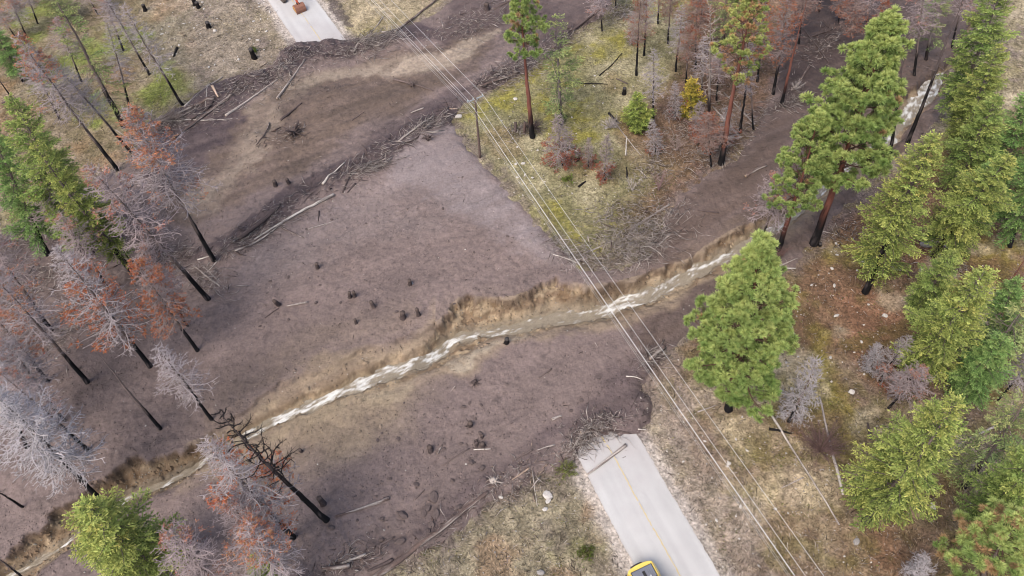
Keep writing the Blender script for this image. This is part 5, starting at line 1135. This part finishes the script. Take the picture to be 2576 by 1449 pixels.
for (x0, y0, x1, y1, n, r0_, r1_, lib, lab, grp, ok) in [
  (380,0,720,180,60,.12,.30,PALE,'small whitish stone on the open slope left of the upper road','whitish stones left of the upper road',grass_ok),
  (1200,180,1560,560,60,.10,.24,PALE,'small whitish stone in the island grass','whitish stones on the island',grass_ok),
  (1960,600,2420,960,50,.12,.30,PALE,'small whitish stone on the orange needle floor','whitish stones on the needle floor',grass_ok),
  (1640,900,2200,1440,50,.10,.26,PALE,'small whitish stone on the dry right slope','whitish stones on the dry right slope',grass_ok),
  (620,420,1440,850,40,.12,.30,MUDDY,'mud-coated stone half sunk in the upper half of the open mud','mud-coated stones of the upper open mud',mud_ok),
  (860,1000,1560,1400,40,.14,.36,MUDDY,'mud-coated stone half sunk in the lower mud','mud-coated stones of the lower mud',mud_ok)]:
    for P in scatter(x0, y0, x1, y1, n, ok): stone(P, r0_ + (r1_ - r0_) * g_.random() ** 2, lib, lab, 'stone', grp)

# ------------------------------------------------------------------ power line
def power_pole(P, h, ang, lab, lean=(0, 0)):
    root = empty('power_pole', P); tag(root, lab, 'power pole', 'poles of the power line')
    t = np.linspace(0, 1, 12); mb = MB(); add_tube(mb, np.stack([0 * t, 0 * t, -0.3 + (h + .3) * t], 1), 0.19 - 0.07 * t, np.tile(C(118,100,94), (12, 1)), 12, True, .01); mb.build('pole', M_BARK, root)
    dx, dy = math.cos(ang), math.sin(ang); ca_ = np.array([dx, dy, 0]); al = np.array([-dy, dx, 0])
    def beam(mb, a, b, w, hh, c):
        d = unit(b - a); s = unit(np.cross(d, UPV)); u = np.cross(s, d)
        V = np.array([p + s * i * w + u * j * hh for p in (a, b) for i, j in ((-1, -1), (1, -1), (1, 1), (-1, 1))])
        mb.add(V, c, [[0, 1, 2, 3], [7, 6, 5, 4], [0, 4, 5, 1], [1, 5, 6, 2], [2, 6, 7, 3], [3, 7, 4, 0]])
    zc = h - 0.35; off = al * 0.2
    mb = MB(); beam(mb, ca_ * -1.15 + off + UPV * zc, ca_ * 1.35 + off + UPV * zc, .06, .075, C(176,180,182)); mb.build('crossarm', M_BARK, root, False)
    for sg in (-1, 1):
        mb = MB(); beam(mb, off * 1.0 + UPV * (zc - .75), ca_ * sg * .72 + off * 1.4 + UPV * (zc - .05), .02, .03, C(190,196,198)); mb.build('brace', M_METAL, root, False)
    tops = []
    for k, dd in enumerate((-1.0, -0.18, 1.25)):
        b = ca_ * dd + off + UPV * (zc + .07); s = np.linspace(0, 1, 9); mb = MB()
        add_tube(mb, b + UPV * (s * .32)[:, None], np.array([.03, .03, .07, .1, .06, .1, .06, .07, .03]), C(196,208,214), 10, True); mb.build('insulator', M_PAINT, root); tops.append(b + UPV * .33)
    mb = MB(); beam(mb, -ca_ * .18 + UPV * (h - 1.75), -ca_ * .3 + UPV * (h - 1.75), .05, .06, C(180,184,186)); mb.build('neutral_bracket', M_METAL, root, False); tops.append(-ca_ * .32 + UPV * (h - 1.72))
    mb = MB(); beam(mb, -ca_ * .16 + UPV * (h - 2.7), -ca_ * .34 + UPV * (h - 2.7), .05, .06, C(90,88,86)); mb.build('cable_clamp', M_METAL, root, False); tops += [-ca_ * .28 + UPV * (h - 2.65), -ca_ * .34 + UPV * (h - 2.95)]
    return [P + q for q in tops]
pp = at(1208,396); hp = 11.2
for hh in np.arange(9.5, 13, .05):
    if project(pp + UPV * hh)[1] < 247: hp = hh; break
dirS = unit(gnd(1701,966,hp)[:2] - gnd(1197,247,hp)[:2]); dirN = unit(gnd(966,0,hp)[:2] - gnd(1197,247,hp)[:2])
perpS = math.atan2(dirS[0], -dirS[1]); 
mid = unit(dirS - dirN); angc = math.atan2(mid[0], -mid[1])
p2 = np.append(pp[:2] + dirS * 84, 0.0); p0 = np.append(pp[:2] + dirN * 70, 0.0)
A1 = power_pole(pp, hp, angc, 'wooden power pole with a crossarm of three insulators on the island grass')
A2 = power_pole(p2, hp, math.atan2(dirS[0], -dirS[1]), 'wooden power pole further down the road'); A0 = power_pole(p0, hp, math.atan2(-dirN[0], dirN[1]), 'wooden power pole beyond the upper flow')
WL = ['bright power wire on the left end of the crossarm','bright power wire at the middle insulator','bright power wire on the right end of the crossarm','lower bright wire just left of the three crossarm wires','thin dull cable below the wires, upper','thin dull cable below the wires, lower']
for k in range(6):
    mb = MB(); t = np.linspace(0, 1, 40); rad = .019 if k < 4 else .013; c = C(226,226,226) if k < 4 else C(195,193,190)
    for a, b in ((A0[k], A1[k]), (A1[k], A2[k])):
        P = a + (b - a) * t[:, None]; P[:, 2] -= (.55 if k < 3 else .6) * 4 * t * (1 - t); add_tube(mb, P, rad, c, 6, False)
    tag(mb.build('power_wire' if k < 4 else 'cable', M_WIRE), WL[k], 'wire', 'wires of the power line')

# ------------------------------------------------------------------ excavators
def bbox(mb, cx, cy, cz, lx, ly, lz, col, bev=0.06, rot=None, taper=None):
    bm = bmesh.new(); bmesh.ops.create_cube(bm, size=1.0)
    for v in bm.verts:
        v.co.x *= lx; v.co.y *= ly; v.co.z *= lz
        if taper and v.co.z > 0: v.co.x *= taper; v.co.y *= taper
    if bev: bmesh.ops.bevel(bm, geom=list(bm.edges), offset=bev, segments=2, affect='EDGES', profile=0.5)
    if rot is not None: bmesh.ops.transform(bm, matrix=rot, verts=bm.verts)
    put_bm(mb, bm, col, (cx, cy, cz))
def put_bm(mb, bm, col, off=(0, 0, 0)):
    bmesh.ops.triangulate(bm, faces=[f for f in bm.faces if len(f.verts) > 4]); bm.verts.index_update()
    V = np.array([v.co for v in bm.verts]) + np.array(off); Q = [[v.index for v in f.verts] for f in bm.faces if len(f.verts) == 4]; T = [[v.index for v in f.verts] for f in bm.faces if len(f.verts) == 3]
    mb.add(V, col, Q or None, T or None); bm.free()
def prism(outline, w, bev=0.04, axis='x'):
    """solid from a side outline (y, z), w wide along x, centred"""
    bm = bmesh.new(); vs_ = [bm.verts.new((-w / 2, a, b)) for a, b in outline]; f = bm.faces.new(vs_)
    r = bmesh.ops.extrude_face_region(bm, geom=[f]); bmesh.ops.translate(bm, vec=(w, 0, 0), verts=[e for e in r['geom'] if isinstance(e, bmesh.types.BMVert)])
    bmesh.ops.recalc_face_normals(bm, faces=bm.faces)
    if bev: bmesh.ops.bevel(bm, geom=list(bm.edges), offset=bev, segments=2, affect='EDGES', profile=0.5)
    return bm
def excavator(P, head, paint, lab, pose):
    """faces +Y (boom side); the counterweight is at -Y"""
    root = empty('excavator', P); root.rotation_euler = (0, 0, head); tag(root, lab, 'excavator', 'excavators working from both road ends')
    Y_, DK, GR, ST_ = paint, C(52,50,52), C(124,126,136), C(92,86,84)
    for sx in (-1, 1):
        bm = prism([(-1.9, .12), (-1.75, .0), (1.75, .0), (1.9, .12), (2.05, .45), (1.85, .82), (1.6, .92), (-1.6, .92), (-1.85, .82), (-2.05, .45)], .62, .03); mb = MB(); put_bm(mb, bm, C(96,84,76), (sx * 1.12, 0, 0))
        for k in range(22): bbox(mb, sx * 1.12, -1.65 + k * .157, .94, .64, .06, .06, C(84,74,70), .01)
        mb.build('track', M_METAL, root, False)
    mb = MB(); bbox(mb, 0, 0, .72, 1.7, 2.2, .42, DK, .05); s = np.linspace(0, 1, 3); add_tube(mb, np.stack([0 * s, 0 * s, .9 + .25 * s], 1), .62, DK, 24); mb.build('undercarriage', M_METAL, root, False)
    mb = MB(); bbox(mb, 0, -.1, 1.22, 2.72, 3.5, .2, Y_ * .8, .04); bbox(mb, .93, .45, 1.75, .84, 1.6, .9, Y_, .08); bbox(mb, 0, -1.0, 1.72, 2.7, 1.6, .86, Y_, .07); mb.build('house', M_PAINT, root, False)
    # counterweight with rounded rear
    bm = bmesh.new(); pts = [(-1.42, -1.65), (1.42, -1.65)] + [(1.42 * math.cos(a) , -1.70 - .42 * math.sin(a) ** .8) for a in np.linspace(0.12, math.pi - .12, 13)]
    vs_ = [bm.verts.new((a, b, 1.12)) for a, b in pts]; f = bm.faces.new(vs_); r = bmesh.ops.extrude_face_region(bm, geom=[f]); up_ = [e for e in r['geom'] if isinstance(e, bmesh.types.BMVert)]; bmesh.ops.translate(bm, vec=(0, 0, 1.0), verts=up_)
    bmesh.ops.recalc_face_normals(bm, faces=bm.faces); bmesh.ops.bevel(bm, geom=list(bm.edges), offset=.06, segments=2, affect='EDGES', profile=0.5)
    mb = MB(); put_bm(mb, bm, Y_); cw_ = mb.build('counterweight', M_PAINT, root, False)
    mb = MB(); arc = np.array([(1.0 * math.cos(a) * 1.2 + .1, -1.74 - .43 * math.sin(a) ** .8, 1.98) for a in np.linspace(.9, 2.0, 9)]); add_tube(mb, arc, .10, DK, 6); mb.build('rear_bumper', M_METAL, cw_, False)
    # engine hood: grey slatted lid with two dark grilles
    mb = MB(); bbox(mb, 0, -.98, 2.17, 2.36, 1.36, .14, DK, .04); bbox(mb, 0, -.98, 2.225, 2.22, 1.24, .10, GR, .03)
    for k in range(11): bbox(mb, -1.0 + k * .2, -.92, 2.283, .13, 1.14, .035, GR * 1.12, .012)
    hd = mb.build('engine_hood', M_PAINT, root, False)
    for cx, cy, lx, ly in ((-.02, -.95, .30, .62), (.86, -.72, .26, .5)):
        mb = MB(); bbox(mb, cx, cy, 2.32, lx, ly, .05, C(30,28,30), .01)
        for k in range(5): bbox(mb, cx, cy - ly * .4 + k * ly * .2, 2.352, lx * .9, .03, .02, C(70,66,66), 0)
        mb.build('grille', M_METAL, hd, False)
    mb = MB(); s = np.linspace(0, 1, 5); add_tube(mb, np.stack([-.45 + 0 * s, -.5 + 0 * s, 2.2 + .55 * s], 1), .08, C(214,212,208), 10); mb.build('exhaust', M_METAL, root)
    for sx in (-1, 1): mb = MB(); add_tube(mb, np.array([(sx * 1.34, -1.5, 2.12), (sx * 1.34, -1.5, 2.5), (sx * 1.34, .5, 2.5), (sx * 1.34, .5, 2.12)]), .025, Y_, 6); mb.build('handrail', M_PAINT, root)
    mb = MB(); bbox(mb, -.88, .75, 2.05, .96, 1.7, 1.75, Y_, .10, None, .93); cb = mb.build('cab', M_PAINT, root, False)
    for nm, a in (('windscreen', (-.88, 1.605, 2.2, .76, .03, 1.2)), ('side_window', (-1.365, .75, 2.3, .03, 1.2, .95)), ('roof_hatch', (-.88, .6, 2.94, .6, .7, .03))): mb = MB(); bbox(mb, *a, C(40,48,54), .01); mb.build(nm, M_PAINT, cb, False)
    # boom, arm, bucket
    (by, bz), (ey, ez), (ay, az), bucket_rot = pose
    def bar(name, a, b, w, h0, h1, col, mid=0):
        a = np.array(a); b = np.array(b); d = unit(b - a); nrm = np.array([-d[1], d[0]]); m = (a + b) / 2 + nrm * mid
        o = [a - nrm * h0 / 2, m - nrm * (h0 + h1) * .28, b - nrm * h1 / 2, b + nrm * h1 / 2, m + nrm * (h0 + h1) * .34, a + nrm * h0 / 2]
        mb = MB(); put_bm(mb, prism([tuple(q) for q in o], w, .03), col, (.12, 0, 0)); return mb.build(name, M_PAINT, root, False)
    bar('boom', (by, bz), (ey, ez), .42, .5, .42, Y_, .5); bar('arm', (ey + .1, ez + .25), (ay, az), .34, .55, .3, Y_)
    for a, b in (((by + .3, bz - .3), ((by + ey) / 2, (bz + ez) / 2 + .1)), ((ey - .3, ez + .55), ((ey + ay) / 2, (ez + az) / 2 + .35))):
        mb = MB(); p = np.array([(.12, *a), (.12, (a[0] + b[0]) / 2, (a[1] + b[1]) / 2), (.12, *b)]); add_tube(mb, p, np.array([.1, .09, .05]), C(150,146,144), 8); mb.build('cylinder', M_METAL, root)
    mb = MB(); out = [(0, .25), (.28, .22), (.55, -.05), (.7, -.5), (.62, -.95), (.5, -.98), (.54, -.5), (.42, -.14), (.22, .08), (-.3, -.05), (-.52, -.5), (-.62, -.48), (-.4, .06), (-.2, .24)]
    R_ = Matrix.Rotation(bucket_rot, 4, 'X'); out = [(a_ * 1.15, b_ * 1.15) for a_, b_ in out]; bm = prism(out, 1.9, .02); bmesh.ops.transform(bm, matrix=R_, verts=bm.verts); put_bm(mb, bm, C(150,104,84), (.12, ay, az - .2))
    for sx in (-.96, .96):
        bm = prism([(-.5, -.45), (-.35, .1), (0, .22), (.25, .2), (.5, -.06), (.64, -.5), (.58, -.9)], .05, 0); bmesh.ops.transform(bm, matrix=R_, verts=bm.verts); put_bm(mb, bm, C(206,152,84), (.12 + sx, ay, az - .2))
    bk = mb.build('bucket', M_METAL, root, False)
    mb = MB()
    for sx in (-.17, .17): bm = prism([(-.3, .1), (-.25, .6), (.15, .62), (.32, .15)], .07, .01); bmesh.ops.transform(bm, matrix=R_, verts=bm.verts); put_bm(mb, bm, C(60,50,46), (.12 + sx, ay, az - .2))
    bbox(mb, .12, ay, az + .12, .3, .3, .1, C(190,110,60), .02); mb.build('quick_coupler', M_METAL, bk, False)
    return root
# the yellow one: rear of its house shows at the bottom edge, boom pointing down the road
dR = unit(RB[0] - RB[2]); hd = math.atan2(dR[1], dR[0]) - math.pi / 2
rear = gnd(1607, 1422, 2.1); ctr = rear + np.array([dR[0], dR[1], 0]) * 2.02; ctr[2] = 0.1
excavator(ctr, hd, C(244,212,104) * 1.12, 'yellow excavator seen from behind on the lower road at the bottom edge', ((.6, 1.9), (4.6, 4.6), (6.4, 1.6), -.5))
# the orange one: only its bucket and arm reach into the frame at the top
dT = unit(RT_[0] - RT_[2]); bk = gnd(752, 18, 0.8); hd2 = math.atan2(dT[1], dT[0]) - math.pi / 2 + .12
f2 = np.array([math.cos(hd2 + math.pi / 2), math.sin(hd2 + math.pi / 2), 0]); r2 = np.array([math.cos(hd2), math.sin(hd2), 0])
c2 = bk - f2 * 5.6 - r2 * .12; c2[2] = 0.1
excavator(c2, hd2, C(204,100,70), 'orange excavator on the upper road, its rusty bucket showing at the top edge', ((.6, 1.9), (3.6, 4.9), (5.6, 1.25), .1))

# ------------------------------------------------------------------ loose cover nobody could count: grass, litter, pebbles, clods
g = np.random.default_rng(55)
def screen_pts(n, m=220):
    """random ground points, denser where the view is nearer, well past the frame on every side"""
    x = -m + (OW + 2 * m) * g.random(n); y = -160 + (OH + 320) * g.random(n)
    d = fw[None] + ((x - OW / 2) / FO)[:, None] * rt - ((y - OH / 2) / FO)[:, None] * up; t = -CAM_H / d[:, 2]
    return d[:, 0] * t, d[:, 1] * t
def pick(A, x, y): j, i = near_idx(x, y); return A[j, i]
def zz(x, y): return gz(x, y)
# dry matted grass
x, y = screen_pts(330000); s = pick(SM2, x, y); d = pick(DR2, x, y); cc = pick(CG2, x, y)
kk = (s < -0.3) & (d > RW + 0.9 + 0.9 * g.random(len(x))); x, y, cc = x[kk], y[kk], cc[kk]
clump = fbm(x, y, 1.6, 3, 301); lum = cc.sum(1)
keep = g.random(len(x)) < np.clip(0.55 + 0.9 * clump + 0.6 * (lum - 0.35), 0.10, 1); x, y, cc, clump = x[keep], y[keep], cc[keep], clump[keep]; n = len(x)
th = fbm(x, y, 2.5, 2, 303) * 5 + g.standard_normal(n) * 0.7; L = 0.25 + 0.45 * g.random(n)
D = np.stack([np.cos(th) * L, np.sin(th) * L, (0.06 + 0.30 * g.random(n)) * L], 1)
tone = np.clip(0.35 + 1.15 * g.random((n, 1)) + 0.3 * clump[:, None], .25, 1.9); mixk = (0.30 * g.random((n, 1)))
col = (cc * (1 - mixk) + C(200,188,164)[None] * mixk) * tone
mb = MB(); add_blades(mb, np.stack([x, y, zz(x, y) + 0.02], 1), D, 0.024 + 0.022 * g.random(n), np.clip(col, .008, .8), g); stuff(mb.build('dry_grass', M_DRY, None, False), 'dry matted grass and weeds on the slopes', 'grass')
# low green and olive plants
x, y = screen_pts(90000); s = pick(SM2, x, y); d = pick(DR2, x, y); pa = fbm(x, y, 3.0, 4, 311) + 0.5 * fbm(x, y, 0.9, 2, 313)
kk = (s < -0.4) & (d > RW + 1.6) & (pa > 0.34); x, y, pa = x[kk], y[kk], pa[kk]; n = len(x)
D = g.standard_normal((n, 3)) * 0.13; D[:, 2] = np.abs(D[:, 2]) + .05
col = np.where(g.random((n, 1)) < .5, C(112,128,62)[None], C(146,142,70)[None]) * (0.5 + 0.7 * g.random((n, 1)))
mb = MB(); add_blades(mb, np.stack([x, y, zz(x, y)], 1), D, 0.045, col, g); stuff(mb.build('moss_and_weeds', M_DRY, None, False), 'green weeds and moss between the dry grass', 'weeds')
# twigs and bark litter everywhere off the road
x, y = screen_pts(110000); s = pick(SM2, x, y); d = pick(DR2, x, y); b = pick(B2, x, y); c = pick(CUT2, x, y)
pr = np.where(s > 0.3, 0.010 + 0.9 * np.clip(b - .12, 0, .7), 0.20 + 0.25 * sst(0.1, .5, fbm(x, y, 6, 3, 321))) * (d > np.where(s > .3, 0, RW + .5)) * (c < .3)
kk = g.random(len(x)) < pr; x, y, s = x[kk], y[kk], s[kk]; n = len(x); th = np.where(pick(B2, x, y) > .1, math.radians(27) + g.standard_normal(n) * .8, g.random(n) * 6.28); L = 0.25 + 0.75 * g.random(n) ** 2
P = np.stack([x, y, zz(x, y) + .03], 1); E = P + np.stack([np.cos(th) * L, np.sin(th) * L, 0.08 * g.standard_normal(n) * L], 1); E[:, 2] = np.maximum(E[:, 2], zz(E[:, 0], E[:, 1]) + .02)
pal = np.array([C(196,184,176), C(150,134,128), C(92,78,76), C(60,52,52)]); col = pal[np.where(s > .3, g.choice(4, n, p=[.22, .2, .28, .3]), g.choice(4, n, p=[.38, .3, .2, .12]))] * (0.7 + 0.5 * g.random((n, 1)))
mb = MB(); add_cones(mb, P, E, 0.028 + 0.025 * g.random(n), col); stuff(mb.build('twig_litter', M_TWIG), 'twigs and splinters littering mud and slopes', 'twigs')
# clods on the mud and pebbles on the gravel and grass
def lumps(x, y, r, col, name, lab, cat, mat, flat=.55):
    n = len(x); base = np.array([[1, 0, 0], [.3, .9, 0], [-.8, .55, 0], [-.75, -.6, 0], [.35, -.9, 0], [.1, .05, 1], [0, 0, -.6]]); a = g.random(n) * 6.28; ca_, sa2 = np.cos(a), np.sin(a)
    B_ = np.tile(base, (n, 1, 1)) * (0.75 + 0.5 * g.random((n, 7, 1))); V = np.stack([B_[..., 0] * ca_[:, None] - B_[..., 1] * sa2[:, None] * .8, B_[..., 0] * sa2[:, None] + B_[..., 1] * ca_[:, None] * .8, B_[..., 2] * flat], 2) * r[:, None, None] + np.stack([x, y, zz(x, y) + r * .1], 1)[:, None]
    T = np.array([[0, 1, 5], [1, 2, 5], [2, 3, 5], [3, 4, 5], [4, 0, 5], [1, 0, 6], [2, 1, 6], [3, 2, 6], [4, 3, 6], [0, 4, 6]]); mb = MB(); mb.add(V.reshape(-1, 3), np.repeat(col, 7, 0), None, (np.arange(n)[:, None, None] * 7 + T[None]).reshape(-1, 3))
    stuff(mb.build(name, mat, None, False), lab, cat)
x, y = screen_pts(260000); s = pick(SM2, x, y); cc = pick(CM2, x, y); c = pick(CUT2, x, y); w = pick(DW2, x, y); dens = fbm(x * ca + y * sa_, (-x * sa_ + y * ca) * 2.2, 5, 4, 331)
kk = (s > 0.2) & (c < .3) & (g.random(len(x)) < np.clip(0.22 + 0.7 * dens, .03, .8)); x, y, cc = x[kk], y[kk], cc[kk]; n = len(x)
lumps(x, y, 0.04 + 0.13 * g.random(n) ** 3, cc * (0.62 + 0.55 * g.random((n, 1))), 'mud_clods', 'small clods and lumps over the mud', 'clods', M_MUD)
x, y = screen_pts(120000); s = pick(SM2, x, y); d = pick(DR2, x, y); c = pick(CUT2, x, y); w = pick(DW2, x, y); pv = fbm(x, y, 4, 3, 341)
pr = np.where(s > 0, np.where((c > .5) & (w < 5) , .5, .006), np.where(d < RW + 2.2, .05, .03 + .10 * sst(.1, .5, pv))) * (d > RW - .1)
pr = np.where((s > 0) & (d < RW), np.where((c > .5) & (w < 5), .5, .006), pr)
kk = g.random(len(x)) < pr; x, y, c = x[kk], y[kk], c[kk]; n = len(x)
col = np.where(c[:, None] > .5, C(150,142,130)[None], C(206,198,188)[None]) * (0.55 + 0.55 * g.random((n, 1)))
lumps(x, y, 0.04 + 0.12 * g.random(n) ** 3, col, 'pebbles', 'pebbles on the gravel and between the grass', 'pebbles', M_STONE, .7)
# fallen blocks in the cut, lumps on the mud, roots hanging over the lip of the bank
SN2 = sN.reshape(NY, NX); ST2 = steep.reshape(NY, NX)
x, y = screen_pts(200000); c = pick(CUT2, x, y); s = pick(SM2, x, y); cc = pick(CM2, x, y); sn = pick(SN2, x, y); w = pick(DW2, x, y); st = pick(ST2, x, y)
kk = (c > .12) & (s > 1) & (w > .6) & (sn < 7) & (g.random(len(x)) < np.where(st, .55, .10) * np.exp(-np.maximum(sn - .4, 0) / 2.6)); x, y, cc = x[kk], y[kk], cc[kk]; n = len(x)
lumps(x, y, 0.07 + 0.32 * g.random(n) ** 4, cc * (0.72 + 0.5 * g.random((n, 1))), 'fallen_soil', 'crumbled soil and stones below the cut bank', 'soil', M_MUD, .7)
x, y = screen_pts(26000); s = pick(SM2, x, y); c = pick(CUT2, x, y); cc = pick(CM2, x, y); pz = fbm(x, y, 7, 3, 351)
kk = (s > .5) & (c < .1) & (g.random(len(x)) < np.clip(.05 + .5 * pz, .01, .4)); x, y, cc = x[kk], y[kk], cc[kk]; n = len(x)
lumps(x, y, 0.10 + 0.24 * g.random(n) ** 3, cc * (0.75 + 0.45 * g.random((n, 1))), 'mud_lumps', 'larger lumps of mud and buried stones', 'lumps', M_MUD, .5)
x, y = screen_pts(260000); sn = pick(SN2, x, y); st = pick(ST2, x, y); s = pick(SM2, x, y); c = pick(CUT2, x, y); kk = st & (sn > -.05) & (sn < .35) & (s > 1) & (fbm(x, y, 3, 2, 353) > -.15) & (g.random(len(x)) < .8); x, y = x[kk], y[kk]; n = len(x)
P = np.stack([x, y, zz(x, y) + .04], 1); L = .3 + .8 * g.random(n) ** 2; th = math.radians(-68) + .6 * g.standard_normal(n); E = P + np.stack([np.cos(th) * L, np.sin(th) * L, -.2 * L], 1); E[:, 2] = np.maximum(E[:, 2], zz(E[:, 0], E[:, 1]) + .05)
mb = MB(); add_cones(mb, P, E, .02, np.array([C(96,76,62), C(150,126,104), C(70,56,48)])[g.integers(0, 3, n)]); stuff(mb.build('hanging_roots', M_TWIG), 'fine roots hanging over the lip of the cut bank', 'roots')
# mud crumbs splashed on the road ends
x, y = screen_pts(60000); s = pick(SM2, x, y); d = pick(DR2, x, y); kk = (s < 0) & (s > -7) & (d < RW - .1) & (g.random(len(x)) < .22 * np.exp(s / 1.6)); x, y = x[kk], y[kk]; n = len(x)
def zroad(x, y): return 0.075 + 0 * x
zz = zroad
lumps(x, y, 0.03 + 0.10 * g.random(n) ** 3, np.tile(C(112,98,97), (n, 1)) * (.8 + .4 * g.random((n, 1))), 'mud_crumbs', 'mud crumbs splashed on the road ends', 'crumbs', M_MUD, .5)
for t_ in TREES:
    if t_[1] < 3 or t_[1] > 45: print('TREE', t_)
print('faces', sum(len(o.data.polygons) for o in S.objects if o.type == 'MESH'), 'objects', len(S.objects))
